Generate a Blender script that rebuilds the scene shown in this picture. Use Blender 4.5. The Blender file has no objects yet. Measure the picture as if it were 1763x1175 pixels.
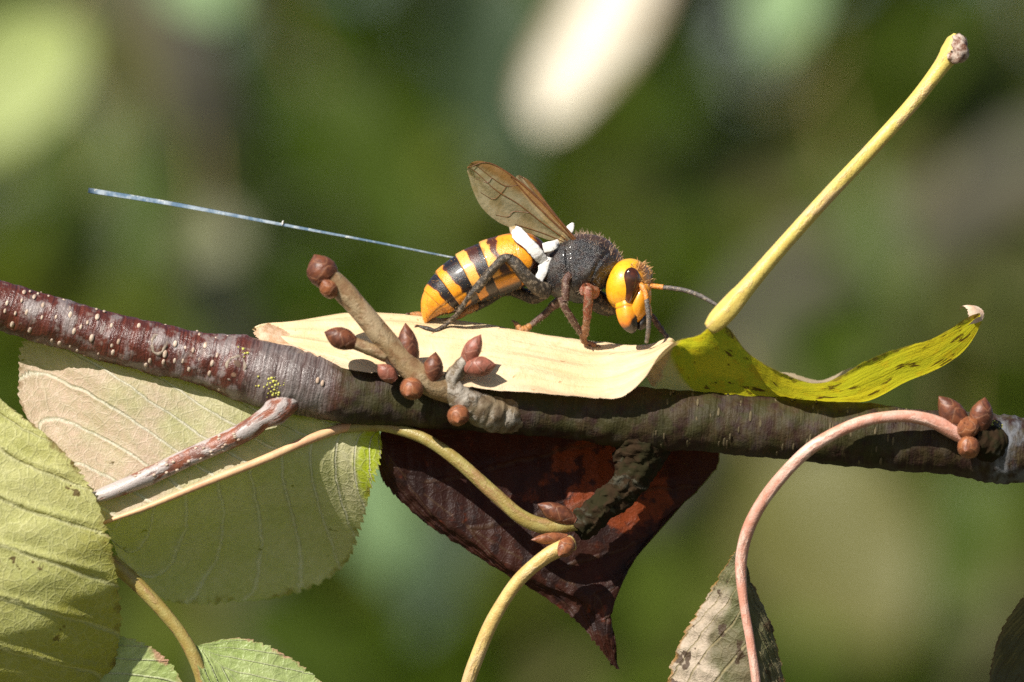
import bpy, math, random
import numpy as np
from mathutils import Vector

random.seed(7)
rng = np.random.default_rng(7)
sc = bpy.context.scene
col = sc.collection

# ------------------------------------------------------------------ camera, sky, sun, exposure
S = 8e-5            # metres per photograph pixel at the branch (the hornet comes out about 40 mm long)
D = 0.80            # camera to branch, metres
H = 1.55            # height of the branch above the ground
CXP, CYP = 881.5, 587.5
cam_d = bpy.data.cameras.new('camera')
cam_d.sensor_width = 36.0
cam_d.lens = 36.0 * D / (1763 * S)
cam_d.clip_start = 0.01
cam_d.clip_end = 500.0
cam_d.dof.use_dof = True
cam_d.dof.focus_distance = D + 5 * S
cam_d.dof.aperture_fstop = cam_d.lens / 20.0
cam = bpy.data.objects.new('camera', cam_d)
cam.location = (0, -D, H)
cam.rotation_euler = (math.pi / 2, 0, 0)
col.objects.link(cam)
sc.camera = cam

SUN = Vector((-0.44, -0.62, 0.65)).normalized()     # towards the sun
w = bpy.data.worlds.new('World')
sc.world = w
w.use_nodes = True
nt = w.node_tree
bg = nt.nodes['Background']
sky = nt.nodes.new('ShaderNodeTexSky')
sky.sky_type = 'NISHITA'
sky.sun_disc = False
sky.sun_elevation = math.asin(SUN.z)
sky.sun_rotation = math.atan2(SUN.x, SUN.y)
nt.links.new(sky.outputs[0], bg.inputs[0])
bg.inputs[1].default_value = 0.05
sun_d = bpy.data.lights.new('sun', 'SUN')
sun_d.energy = 5.0
sun_d.angle = math.radians(0.53)
sun_d.color = (1.0, 0.95, 0.86)
sun = bpy.data.objects.new('sun', sun_d)
sun.rotation_euler = SUN.to_track_quat('Z', 'Y').to_euler()
col.objects.link(sun)
vs = sc.view_settings
vs.view_transform = 'Standard'
vs.look = 'None'
vs.exposure = 0.62
vs.gamma = 1.0
vs.use_curve_mapping = False
sc.cycles.use_denoising = False
sc.cycles.max_bounces = 6
sc.cycles.transparent_max_bounces = 16
sc.cycles.sample_clamp_indirect = 4.0

# ------------------------------------------------------------------ helpers: points
def W(V):
    """photograph pixels + depth (pixels, away from the camera) -> metres"""
    V = np.asarray(V, float).reshape(-1, 3)
    y = V[:, 2] * S
    k = (D + y) / D
    return np.stack([(V[:, 0] - CXP) * S * k, y, (CYP - V[:, 1]) * S * k + H], 1)

def at(px, py, dm):
    return W([[px, py, dm / S]])[0]

def cr(P, n=None, ts=None):
    """Catmull-Rom through the rows of P, sampled uniformly by key index"""
    P = np.asarray(P, float)
    m = len(P)
    if ts is None:
        ts = np.linspace(0, m - 1, n)
    ts = np.clip(ts, 0, m - 1 - 1e-9)
    i = np.floor(ts).astype(int)
    f = (ts - i).reshape((-1,) + (1,) * (P.ndim - 1))
    def g(j):
        lo = 2 * P[0] - P[1]
        hi = 2 * P[-1] - P[-2]
        Q = np.concatenate([lo[None], P, hi[None]])
        return Q[np.clip(j + 1, 0, m + 1)]
    a, b, c, d = g(i - 1), g(i), g(i + 1), g(i + 2)
    return 0.5 * (2 * b + (c - a) * f + (2 * a - 5 * b + 4 * c - d) * f ** 2 + (3 * b - a - 3 * c + d) * f ** 3)

def arclen_resample(P, n):
    """fine, evenly spaced resampling of a path (columns x,y,d,...)"""
    Q = cr(P, 40 * len(P))
    L = np.concatenate([[0], np.cumsum(np.linalg.norm(np.diff(Q[:, :3], axis=0), axis=1))])
    t = np.linspace(0, L[-1], n)
    return np.stack([np.interp(t, L, Q[:, k]) for k in range(Q.shape[1])], 1), L[-1]

def vnoise(P, scale, seed=0):
    """cheap smooth noise, sum of sines"""
    r = np.random.default_rng(seed)
    out = np.zeros(len(P))
    for o in range(6):
        k = r.normal(size=3) * scale * (1.6 ** o)
        out += np.sin(P @ k + r.uniform(0, 6.28)) / (1.45 ** o)
    return out / 2.2

class Mesh:
    """collects pieces in photograph space"""
    def __init__(s):
        s.V, s.F, s.U, s.M, s.C, s.n = [], [], [], [], [], 0
    def add(s, V, F, UV=None, mi=0, C=None):
        V = np.asarray(V, float)
        s.V.append(V)
        s.F += [tuple(int(i) + s.n for i in f) for f in F]
        s.M += [mi] * len(F)
        s.U.append(np.zeros((len(V), 2)) if UV is None else np.asarray(UV, float))
        s.C.append(np.ones((len(V), 4)) if C is None else np.asarray(C, float))
        s.n += len(V)
        return s

def mk(name, m, mats, parent=None, smooth=True, world=False):
    """links a Mesh as ONE object; vertices are kept relative to its root's base"""
    V = np.concatenate(m.V)
    if not world:
        V = W(V)
    o0 = np.zeros(3)
    if parent is not None:
        o0 = np.array(parent['_o'])
    else:
        o0 = V.mean(0)
    me = bpy.data.meshes.new(name)
    me.from_pydata((V - o0).tolist(), [], m.F)
    mats = mats if isinstance(mats, (list, tuple)) else [mats]
    for x in mats:
        me.materials.append(x)
    me.polygons.foreach_set('material_index', m.M)
    me.polygons.foreach_set('use_smooth', [smooth] * len(m.F))
    U = np.concatenate(m.U)
    uvl = me.uv_layers.new(name='UVMap')
    li = np.empty(len(me.loops), int)
    me.loops.foreach_get('vertex_index', li)
    uvl.data.foreach_set('uv', U[li].ravel())
    ca = me.color_attributes.new('Col', 'FLOAT_COLOR', 'POINT')
    ca.data.foreach_set('color', np.concatenate(m.C).ravel())
    me.update()
    ob = bpy.data.objects.new(name, me)
    col.objects.link(ob)
    if parent is not None:
        ob.parent = parent
    else:
        ob.location = o0
    ob['_o'] = o0.tolist()
    return ob

def thing(name, base_world, label, cat, group=None):
    o = bpy.data.objects.new(name, None)
    o.empty_display_size = 0.005
    o.location = base_world
    o['_o'] = [float(x) for x in base_world]
    col.objects.link(o)
    return tag(o, label, cat, group)

def tag(o, label, cat=None, group=None, kind=None):
    if label: o['label'] = label
    if cat: o['category'] = cat
    if group: o['group'] = group
    if kind: o['kind'] = kind
    return o

def part_of_root(p):
    """sub-parts hang under a part whose own location is the root's base: its origin offset is zero"""
    return p

# ------------------------------------------------------------------ helpers: shapes (photograph space)
def grid_faces(nu, nv, wrap=False):
    F = []
    for i in range(nu - 1):
        for j in range(nv - 1 if not wrap else nv):
            j2 = (j + 1) % nv
            F.append((i * nv + j, i * nv + j2, (i + 1) * nv + j2, (i + 1) * nv + j))
    return F

def tube(path, n=40, ring=16, rf=None, cap=True, flat=1.0, plane=False, C=None):
    """path rows: x, y, d, r.  rf(u, theta, L) -> radius factor (array).  plane: frame kept to the picture's vertical"""
    Q, L = arclen_resample(path, n)
    P, R = Q[:, :3], Q[:, 3]
    T = np.gradient(P, axis=0)
    T /= np.linalg.norm(T, axis=1)[:, None] + 1e-12
    N = np.zeros_like(P)
    if plane:
        ref = np.array([0, 0, -1.0])
        for i in range(n):
            b = ref - T[i] * (ref @ T[i]); b /= np.linalg.norm(b)
            N[i] = np.cross(b, T[i])
    else:
        a = np.array([0, 0, 1.0]) if abs(T[0][2]) < 0.9 else np.array([1.0, 0, 0])
        v = a - T[0] * (a @ T[0])
        for i in range(n):
            v = v - T[i] * (v @ T[i]); v /= np.linalg.norm(v)
            N[i] = v
    Bn = np.cross(T, N)
    th = np.linspace(0, 2 * np.pi, ring, endpoint=False)
    u = np.linspace(0, 1, n)
    UU, TT = np.meshgrid(u, th, indexing='ij')
    RR = R[:, None] * np.ones_like(TT)
    if rf is not None:
        RR = RR * rf(UU, TT, L)
    V = P[:, None] + N[:, None] * (RR * np.cos(TT))[..., None] + Bn[:, None] * (RR * np.sin(TT) * flat)[..., None]
    V = V.reshape(-1, 3)
    F = grid_faces(n, ring, True)
    UV = np.stack([UU.ravel() * L, TT.ravel() / (2 * np.pi)], 1)
    if cap:
        a, b = len(V), len(V) + 1
        V = np.concatenate([V, P[:1], P[-1:]])
        UV = np.concatenate([UV, [[0, 0], [L, 0]]])
        for j in range(ring):
            F.append((j, a, (j + 1) % ring)[::-1])
            F.append(((n - 1) * ring + j, b, (n - 1) * ring + (j + 1) % ring)[::-1])
            F[-1] = F[-1][::-1]; F[-2] = F[-2][::-1]
    return V, F, UV

def ellipsoid(c, ax, nu=24, nv=32, fn=None):
    """ax: three axis vectors (rows).  fn(P unit) -> displaced unit points"""
    ph = np.linspace(0.001, np.pi - 0.001, nu)
    th = np.linspace(0, 2 * np.pi, nv, endpoint=False)
    A, B = np.meshgrid(ph, th, indexing='ij')
    Un = np.stack([np.sin(A) * np.cos(B), np.sin(A) * np.sin(B), np.cos(A)], -1).reshape(-1, 3)
    Q = fn(Un) if fn is not None else Un
    V = np.asarray(c, float) + Q @ np.asarray(ax, float)
    UV = np.stack([B.ravel() / (2 * np.pi), A.ravel() / np.pi], 1)
    F = grid_faces(nu, nv, True)
    F.append(tuple(range(nv))); F.append(tuple(range((nu - 1) * nv, nu * nv))[::-1])
    return V, F, UV, Un

def sheet(st, nu, nv, teeth=None, relief=None, vr=(-1, 1), seed=0, wob=0.0, arc=False):
    """st[i][j] = (x, y, d): stations along the blade, columns across it.
    teeth=(count, amplitude, which) serrates the outer columns; relief(u, v) lifts along the normal (pixels)"""
    A = np.asarray(st, float)
    A = cr(A, nu)
    A = np.swapaxes(cr(np.swapaxes(A, 0, 1), nv), 0, 1)
    u = np.linspace(0, 1, nu)
    v = np.linspace(vr[0], vr[1], nv)
    UU, VV = np.meshgrid(u, v, indexing='ij')
    if arc:      # blade coordinates by length: u along the midrib, v from the midrib to either edge
        c = nv // 2
        lu = np.concatenate([[0], np.cumsum(np.linalg.norm(np.diff(A[:, c], axis=0), axis=1))])
        UU = np.repeat((lu / lu[-1])[:, None], nv, 1)
        lv = np.concatenate([np.zeros((nu, 1)), np.cumsum(np.linalg.norm(np.diff(A, axis=1), axis=2), axis=1)], 1)
        l0 = lv[:, c:c + 1]
        VV = np.where(np.arange(nv)[None] < c, -(l0 - lv) / l0, (lv - l0) / (lv[:, -1:] - l0))
    if teeth:
        cnt, amp, which = teeth
        ph = (u * cnt + 0.35 * np.sin(u * cnt * 0.7 + seed)) % 1.0
        saw = ph ** 0.8
        saw2 = ((u * cnt * 2.3) % 1.0) * 0.35
        o = (saw + saw2 - 0.6) * amp * (0.75 + 0.4 * np.sin(u * 37 + seed)) * np.clip(np.minimum(u, 1 - u) * 14, 0, 1)
        k = max(2, nv // 14)
        for side in which:
            e, inn = (0, k) if side < 0 else (nv - 1, nv - 1 - k)
            dr = A[:, e] - A[:, inn]
            dr /= np.linalg.norm(dr, axis=1)[:, None] + 1e-9
            for q in range(k):
                j = q if side < 0 else nv - 1 - q
                A[:, j] += dr * (o * (1 - q / k))[:, None]
    if relief is not None or wob:
        du = np.gradient(A, axis=0); dv = np.gradient(A, axis=1)
        Nn = np.cross(du, dv); Nn /= np.linalg.norm(Nn, axis=2)[..., None] + 1e-9
        # towards the camera
        Nn = np.where((Nn[..., 2:3] > 0), -Nn, Nn) if False else Nn
        h = np.zeros_like(UU)
        if relief is not None:
            h = h + relief(UU, VV)
        if wob:
            h = h + wob * vnoise(A.reshape(-1, 3), 0.018, seed + 3).reshape(UU.shape)
        A = A + Nn * h[..., None]
    return A.reshape(-1, 3), grid_faces(nu, nv), np.stack([UU.ravel(), VV.ravel()], 1)

def veins(n, slope, depth, curve=0.25):
    def f(u, v):
        a = np.abs(v)
        p = u * n - a * slope - curve * a * a * slope
        x = np.abs((p % 1.0) - 0.5)
        return depth * (np.exp(-((0.5 - x) / 0.07) ** 2) - 0.6 * np.cos(2 * np.pi * p) * 0.5) * np.clip((1 - a) * 6, 0.2, 1)
    return f

# ------------------------------------------------------------------ helpers: materials
class X:
    def __init__(s, b, k): s.b, s.k = b, k
    def _o(s, op, o, r=False): return s.b.math(op, o, s) if r else s.b.math(op, s, o)
    def __add__(s, o): return s._o('ADD', o)
    def __radd__(s, o): return s._o('ADD', o)
    def __sub__(s, o): return s._o('SUBTRACT', o)
    def __rsub__(s, o): return s._o('SUBTRACT', o, True)
    def __mul__(s, o): return s._o('MULTIPLY', o)
    def __rmul__(s, o): return s._o('MULTIPLY', o)
    def __truediv__(s, o): return s._o('DIVIDE', o)

class Mat:
    def __init__(s, name):
        s.m = bpy.data.materials.new(name)
        s.m.use_nodes = True
        s.t = s.m.node_tree
        s.t.nodes.clear()
        s.out = s.t.nodes.new('ShaderNodeOutputMaterial')
        s._px = None
    def node(s, t, ins=None, **kw):
        n = s.t.nodes.new(t)
        for k, v in kw.items(): setattr(n, k, v)
        for k, v in (ins or {}).items(): s.put(n.inputs[k], v)
        return n
    def put(s, sock, v):
        if isinstance(v, X): s.t.links.new(v.k, sock)
        elif v is not None:
            if sock.type == 'RGBA' and len(v) == 3: v = (*v, 1)
            sock.default_value = v
    def math(s, op, a, b=0.0, clamp=False):
        n = s.node('ShaderNodeMath', {0: a, 1: b}, operation=op); n.use_clamp = clamp
        return X(s, n.outputs[0])
    def absf(s, a): return s.math('ABSOLUTE', a)
    def fract(s, a): return s.math('FRACT', a)
    def step(s, a, lo, hi):
        n = s.node('ShaderNodeMapRange', {'Value': a, 'From Min': lo, 'From Max': hi}, interpolation_type='SMOOTHSTEP')
        return X(s, n.outputs[0])
    def px(s):
        """object coordinates in photograph pixels"""
        if s._px is None:
            tc = s.node('ShaderNodeTexCoord')
            n = s.node('ShaderNodeVectorMath', {0: X(s, tc.outputs['Object'])}, operation='SCALE')
            n.inputs['Scale'].default_value = 1 / S
            s._px = X(s, n.outputs[0])
        return s._px
    def uv(s):
        n = s.node('ShaderNodeUVMap'); n.uv_map = 'UVMap'
        sp = s.node('ShaderNodeSeparateXYZ', {0: X(s, n.outputs[0])})
        return X(s, sp.outputs[0]), X(s, sp.outputs[1])
    def vec(s, a, b, c=0.0):
        return X(s, s.node('ShaderNodeCombineXYZ', {0: a, 1: b, 2: c}).outputs[0])
    def noise(s, scale, detail=3.0, vec=None, rough=0.55, dist=0.0):
        n = s.node('ShaderNodeTexNoise', {'Vector': vec or s.px(), 'Scale': scale, 'Detail': detail, 'Roughness': rough, 'Distortion': dist})
        return X(s, n.outputs['Fac'])
    def voro(s, scale, vec=None, feature='DISTANCE_TO_EDGE'):
        n = s.node('ShaderNodeTexVoronoi', {'Vector': vec or s.px(), 'Scale': scale}, feature=feature)
        return X(s, n.outputs['Distance'])
    def mix(s, f, a, b):
        n = s.node('ShaderNodeMix', data_type='RGBA')
        s.put(n.inputs[0], f); s.put(n.inputs[6], a); s.put(n.inputs[7], b)
        return X(s, n.outputs[2])
    def col(s, name='Col'):
        n = s.node('ShaderNodeVertexColor'); n.layer_name = name
        return X(s, n.outputs[0]), X(s, n.outputs[1])
    def bump(s, h, dist, strength=1.0, normal=None):
        n = s.node('ShaderNodeBump', {'Height': h, 'Distance': dist * S, 'Strength': strength})
        if normal is not None: s.put(n.inputs['Normal'], normal)
        return X(s, n.outputs[0])
    def pbr(s, color, rough=0.5, normal=None, spec=0.5, **kw):
        ins = {'Base Color': color, 'Roughness': rough, 'Specular IOR Level': spec}
        ins.update(kw)
        n = s.node('ShaderNodeBsdfPrincipled', ins)
        if normal is not None: s.put(n.inputs['Normal'], normal)
        return X(s, n.outputs[0])
    def translucent(s, color, normal=None):
        n = s.node('ShaderNodeBsdfTranslucent', {'Color': color})
        if normal is not None: s.put(n.inputs['Normal'], normal)
        return X(s, n.outputs[0])
    def mixs(s, f, a, b):
        n = s.node('ShaderNodeMixShader', {0: f, 1: a, 2: b})
        return X(s, n.outputs[0])
    def done(s, sh):
        s.put(s.out.inputs['Surface'], sh)
        return s.m

def leaf_mat(name, ca, cb, vein_c, nv, slope, curve=0.25, spot=None, edge=None, trans=0.35, tcol=None, rough=0.5,
             spot_at=(0.62, 0.68), bump=1.0, blush=None, backlit_tint=None, tmix=0.5, edge_at=0.9, vein_k=0.8, spec=0.35, fine=0.16, spot_scale=0.03):
    b = Mat(name)
    u, v = b.uv()
    a = b.absf(v)
    big = b.noise(0.012, 4)
    small = b.noise(0.09, 4)
    c = b.mix(b.step(big, 0.35, 0.65), ca, cb)
    if blush:
        bc, fn = blush
        c = b.mix(fn(b, u, v, big), c, bc)
    if backlit_tint:
        c = b.mix(backlit_tint[1](b, u, v, big), c, backlit_tint[0])
    # side veins, the net between them, the midrib
    p = u * nv - a * slope - a * a * (curve * slope) + (b.noise(0.02, 2) - 0.5) * 0.25
    x = b.absf(b.fract(p) - 0.5)
    vein = b.step(x, 0.425, 0.49)
    net = 1.0 - b.step(b.voro(fine * 0.35, b.node_warp() if hasattr(b, 'node_warp') else None), 0.0, 0.12)
    net2 = 1.0 - b.step(b.voro(fine), 0.0, 0.2)
    mid = 1.0 - b.step(a, 0.0, 0.02)
    c = b.mix(net * 0.14, c, vein_c)
    c = b.mix(vein * vein_k, c, vein_c)
    c = b.mix(mid * 0.6, c, vein_c)
    mot = b.step(small, 0.3, 0.75)
    c = b.mix(mot * 0.35, c, tuple(x_ * 0.62 for x_ in ca))
    if spot:
        sp = b.step(b.noise(spot_scale, 3), *spot_at)
        c = b.mix(sp * 0.9, c, spot)
    if edge:
        e = b.step(a + (b.noise(0.04, 3) - 0.5) * 0.3, edge_at, edge_at + 0.08)
        c = b.mix(e * 0.85, c, edge)
    h = vein * 0.8 + net * 0.16 + net2 * 0.10 + small * 0.5 + b.noise(0.4, 2) * 0.22
    nm = b.bump(h, 3.0 * bump, 0.7)
    d = b.pbr(c, rough, nm, spec)
    t = b.translucent(b.mix(tmix, c, tcol or tuple(min(1, x_ * 1.6) for x_ in cb)), nm)
    return b.done(b.mixs(trans, d, t))

def plain_mat(name, c1, c2, scale=0.05, rough=0.5, bump=0.6, spec=0.5, at_=(0.35, 0.65), **kw):
    b = Mat(name)
    n = b.noise(scale, 5)
    c = b.mix(b.step(n, *at_), c1, c2)
    f = b.noise(scale * 6, 3)
    c = b.mix(f * 0.25, c, tuple(x * 0.55 for x in c1))
    return b.done(b.pbr(c, rough, b.bump(n * 0.6 + f * 0.5, 2.5 * bump, 0.7), spec, **kw))

# ------------------------------------------------------------------ the setting: ground and far foliage
gm = Mat('soil_and_grass')
gm = gm.done(gm.pbr(gm.mix(gm.step(gm.noise(0.0006, 6), 0.4, 0.6), (0.05, 0.06, 0.02), (0.09, 0.075, 0.04)), 0.9))
m = Mesh()
n = 60
gx = np.linspace(-1, 1, n); gx = np.sign(gx) * np.abs(gx) ** 3 * 300
GX, GY = np.meshgrid(gx, gx, indexing='ij')
GZ = 0.04 * np.sin(GX * 1.3) * np.cos(GY * 1.7) - 0.03
m.add(np.stack([GX, GY, GZ], -1).reshape(-1, 3), grid_faces(n, n))
ground = mk('ground', m, gm, world=True)
tag(ground, 'earth and thin grass under the branch', None, None, 'structure')

def foliage_mat(name):
    b = Mat(name)
    c, a = b.col()
    d = b.pbr(c, 0.55, None, 0.3)
    t = b.translucent(b.mix(0.5, c, (0.12, 0.2, 0.01)))
    return b.done(b.mixs(0.3, d, t))
FOL = foliage_mat('shrub_leaf')
BARKFAR = plain_mat('far_bark', (0.105, 0.095, 0.07), (0.07, 0.062, 0.042), 0.004, 0.9, 0.3)

def leaf_cloud(centre, rad, n, size, palette, seed):
    """n folded leaf blades spread through an ellipsoid's outer volume"""
    r = np.random.default_rng(seed)
    m = Mesh()
    Vs, Cs, F = [], [], []
    prof = [(0, 0), (0.3, 0.5), (0.65, 0.42), (1.0, 0)]
    for i in range(n):
        d = r.normal(size=3); d /= np.linalg.norm(d)
        p = np.array(centre) + d * np.array(rad) * (r.uniform(0.35, 1.0) ** 0.5) * (1 + 0.25 * math.sin(5 * d[0] + seed) * math.cos(6 * d[2]))
        ax = r.normal(size=3) + np.array([0, -0.2, -0.9]); ax /= np.linalg.norm(ax)
        sd = np.cross(ax, r.normal(size=3)); sd /= np.linalg.norm(sd)
        nn = np.cross(ax, sd)
        L = size * r.uniform(0.7, 1.3); wd = L * r.uniform(0.4, 0.6)
        k = sum(len(q) for q in Vs)
        pts = []
        for (t, ww) in prof:
            cpt = p + ax * L * t - nn * L * 0.25 * t * t
            pts += [cpt - sd * wd * ww + nn * wd * ww * 0.4, cpt, cpt + sd * wd * ww + nn * wd * ww * 0.4]
        Vs.append(np.array(pts))
        for a in range(3):
            for b_ in range(2):
                q = k + a * 3 + b_
                F.append((q, q + 1, q + 4, q + 3))
        base = np.array(palette[r.integers(len(palette))]) * r.uniform(0.55, 1.05)
        Cs.append(np.tile(np.append(base, 1.0), (12, 1)))
    m.add(np.concatenate(Vs), F, None, 0, np.concatenate(Cs))
    return m

GREENS = [(0.085, 0.15, 0.004), (0.105, 0.17, 0.005), (0.07, 0.12, 0.005), (0.13, 0.155, 0.006)]
OLIVE = [(0.16, 0.16, 0.04), (0.19, 0.18, 0.06), (0.11, 0.15, 0.015)]
DARK = [(0.03, 0.06, 0.007), (0.04, 0.065, 0.008), (0.03, 0.045, 0.01)]
GREY = [(0.07, 0.075, 0.05), (0.055, 0.06, 0.045), (0.05, 0.07, 0.03)]
def shrub(name, px, py, dm, rad, n, size, pal, seed, label):
    c = at(px, py, dm)
    t = thing(name, (c[0], c[1], 0.0), label, 'shrub', 'shrubs behind the branch')
    mm = leaf_cloud(c, rad, n, size, pal, seed)
    o = mk('crown', mm, FOL, t, world=True)
    o['kind'] = 'stuff'
    st = Mesh()
    for k in range(5):
        a = k * 1.26
        e = np.array([c[0] + 0.5 * rad[0] * math.cos(a), c[1] + 0.5 * rad[1] * math.sin(a), c[2] + 0.1 * rad[2]])
        b0 = np.array([c[0] + 0.06 * math.cos(a), c[1] + 0.06 * math.sin(a), -0.05])
        mid = (b0 + e) / 2 + np.array([0.04 * math.sin(a * 3), 0, 0])
        path = [(*b0, 0.02), (*mid, 0.014), (*e, 0.006)]
        V, F, UV = tube(path, 12, 8)
        st.add(V, F, UV)
    mk('stem', st, BARKFAR, t, world=True)
    return t

shrub('leafy_shrub', 420, 520, 3.3, (0.75, 0.45, 0.95), 2600, 0.075, GREENS + DARK, 11, 'dark green leafy shrub blurred behind the ribbon')
shrub('leafy_shrub', 1250, 300, 3.7, (0.80, 0.45, 1.05), 2600, 0.075, GREENS + DARK + GREY, 12, 'dark green shrub blurred behind the long yellow leaf stalk')
shrub('leafy_shrub', 1480, 1120, 2.9, (0.40, 0.3, 0.42), 1000, 0.07, OLIVE + GREENS, 13, 'low olive shrub blurred below the branch and the pink leaf stalk')
shrub('leafy_shrub', 700, 1250, 3.0, (0.5, 0.3, 0.45), 1100, 0.07, GREENS, 14, 'low green shrub blurred below the red-brown leaf')
hm = Mesh()
for k, (cx, rz) in enumerate([(-3.2, 1.5), (-1.2, 1.7), (0.9, 1.6), (3.0, 1.5)]):
    q = leaf_cloud((cx, 6.2, 1.5), (1.5, 0.6, rz), 2200, 0.12, DARK + GREENS, 30 + k)
    hm.add(q.V[0], q.F, q.U[0], 0, q.C[0])
hedge = mk('distant_foliage', hm, FOL, world=True)
tag(hedge, 'dark mass of distant foliage behind everything', 'foliage', None, 'stuff')

# single leaves and limbs behind the branch, out of focus
def far_leaf(px, py, dm, length, width, ang, nrm, material, label, bend=0.12, tipw=0.75, pw=0.7):
    """length, width in photograph pixels; ang: direction of the midrib in the picture (degrees, 0 = right, 90 = down)"""
    dm = dm * 1.45
    c = at(px, py, dm)
    k = S * (D + dm) / D
    L, wd = length * k, width * k
    a = math.radians(ang)
    ax = np.array([math.cos(a), 0, -math.sin(a)])
    nn = np.array(nrm, float); nn /= np.linalg.norm(nn)
    ax = ax - nn * (ax @ nn); ax /= np.linalg.norm(ax)
    sd = np.cross(nn, ax)
    base = c - ax * L / 2
    t = thing('blurred_leaf', base, label, 'leaf', 'out-of-focus leaves behind the branch')
    nu, nv = 28, 13
    V, UV = [], []
    for i in range(nu):
        u = i / (nu - 1)
        hw = wd / 2 * (math.sin(math.pi * u ** tipw) ** pw if 0 < u < 1 else 0.0)
        for j in range(nv):
            v = -1 + 2 * j / (nv - 1)
            tooth = 1 + 0.03 * math.sin(u * 90) * (abs(v) > 0.9)
            p = base + ax * L * u + sd * hw * v * tooth + nn * (abs(v) * hw * 0.25 - bend * L * (u - 0.5) ** 2 + 0.03 * L * math.sin(8 * u) * abs(v))
            V.append(p); UV.append((u, v))
    mm = Mesh().add(np.array(V), grid_faces(nu, nv), np.array(UV))
    mk('blade', mm, material, t, world=True)
    pt = [tuple(base - ax * L * 0.35 + np.array([0, 0.0, 0.12 * L])) + (0.0011,), tuple(base - ax * L * 0.15 + np.array([0, 0, 0.03 * L])) + (0.001,), tuple(base + ax * 0.05 * L) + (0.001,)]
    V, F, U2 = tube(pt, 10, 8)
    mk('petiole', Mesh().add(V, F, U2), FARST, t, world=True)
    return t

FARST = plain_mat('far_petiole', (0.25, 0.2, 0.05), (0.2, 0.12, 0.05), 0.01)
def far_mat(name, ca, cb, trans=0.3):
    return leaf_mat(name, ca, cb, tuple(min(1, x * 1.3) for x in cb), 9, 3, trans=trans, rough=0.45)
FW = far_mat('pale_blurred_leaf', (0.74, 0.66, 0.50), (0.80, 0.74, 0.62), 0.15)
FW = leaf_mat('pale_blurred_leaf_worn', (0.72, 0.64, 0.48), (0.82, 0.76, 0.64), (0.85, 0.8, 0.7), 9, 3, trans=0.15, rough=0.45, edge=(0.30, 0.20, 0.12), edge_at=0.74, spot=(0.42, 0.32, 0.2), spot_scale=0.008, spot_at=(0.58, 0.66))
FD = far_mat('deep_green_blurred_leaf', (0.055, 0.09, 0.006), (0.07, 0.105, 0.008))
FK = far_mat('dark_blurred_leaf', (0.03, 0.04, 0.012), (0.035, 0.05, 0.014))
FY = far_mat('lime_blurred_leaf', (0.30, 0.36, 0.10), (0.36, 0.42, 0.14))
FG = far_mat('mint_blurred_leaf', (0.22, 0.34, 0.14), (0.26, 0.38, 0.18))
FB = far_mat('sage_blurred_leaf', (0.16, 0.17, 0.08), (0.20, 0.20, 0.10))
FT = far_mat('teal_blurred_leaf', (0.06, 0.095, 0.045), (0.075, 0.11, 0.055))
FO = far_mat('olive_blurred_leaf', (0.13, 0.125, 0.03), (0.15, 0.145, 0.04))
face = (-0.2, -0.8, 0.5)
far_leaf(1066, -15, 0.55, 600, 165, 105, (-0.3, -0.75, 0.5), FW, 'large cream-white blurred leaf hanging behind the wings', 0.05, 1.3, 0.38)
far_leaf(20, 150, 0.55, 330, 210, 118, (-0.1, -0.9, 0.35), FY, 'lime green blurred leaf above the left end of the ribbon')
far_leaf(350, -25, 0.6, 170, 130, 60, face, FG, 'small mint green blurred leaf at the top, over the grey limb')
far_leaf(1350, 10, 0.6, 230, 125, 95, face, FG, 'mint green blurred leaf hanging above the yellow leaf stalk')
far_leaf(365, 470, 0.6, 250, 125, 85, (0.0, -0.9, 0.3), FB, 'sage green blurred leaf hanging just below the ribbon')
far_leaf(850, 130, 0.85, 420, 190, 95, (0.3, -0.9, 0.1), FT, 'dull teal blurred leaf beside the cream-white leaf')
far_leaf(745, 985, 0.6, 260, 120, 110, (0.3, -0.9, 0.2), FT, 'grey green blurred leaf under the red-brown leaf edge')
far_leaf(1440, 950, 0.75, 420, 330, 60, (0.0, -0.9, 0.3), FO, 'broad olive blurred leaf framed by the pink leaf stalk')
far_leaf(640, 870, 0.7, 330, 150, 70, (0.3, -0.9, 0.2), FG, 'green blurred leaf peeping out between the olive and red-brown leaves')

far_leaf(175, 330, 0.75, 330, 150, 80, (0.1, -0.9, 0.3), FD, 'deep green blurred leaf under the left end of the ribbon')
far_leaf(215, 120, 0.8, 260, 110, 70, (0.4, -0.9, 0.1), FO, 'olive blurred leaf between the lime leaf and the grey limb')
far_leaf(640, 300, 0.9, 420, 190, 60, (0.3, -0.9, 0.2), FD, 'deep green blurred leaf above the middle of the ribbon')
far_leaf(1230, 280, 0.8, 330, 130, 150, (0.5, -0.8, -0.3), FK, 'dark blurred leaf behind the hornet\'s head and the cream-white leaf')
far_leaf(1500, 430, 0.85, 300, 120, 75, (0.0, -0.9, 0.3), FD, 'deep green blurred leaf crossing behind the yellow leaf stalk')
far_leaf(1690, 170, 0.85, 300, 150, 110, (0.5, -0.8, -0.3), FK, 'dark blurred leaf behind the torn end of the yellow stalk')
far_leaf(1640, 940, 0.85, 330, 170, 95, (0.2, -0.9, 0.2), FD, 'deep green blurred leaf below the bud cluster on the branch')
far_leaf(520, 1110, 0.8, 300, 150, 20, (0.3, -0.9, 0.1), FD, 'deep green blurred leaf under the olive leaf\'s lower edge')
far_leaf(130, 440, 0.7, 260, 110, 100, (0.5, -0.8, -0.3), FK, 'dark blurred leaf over the left stretch of the branch')

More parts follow.
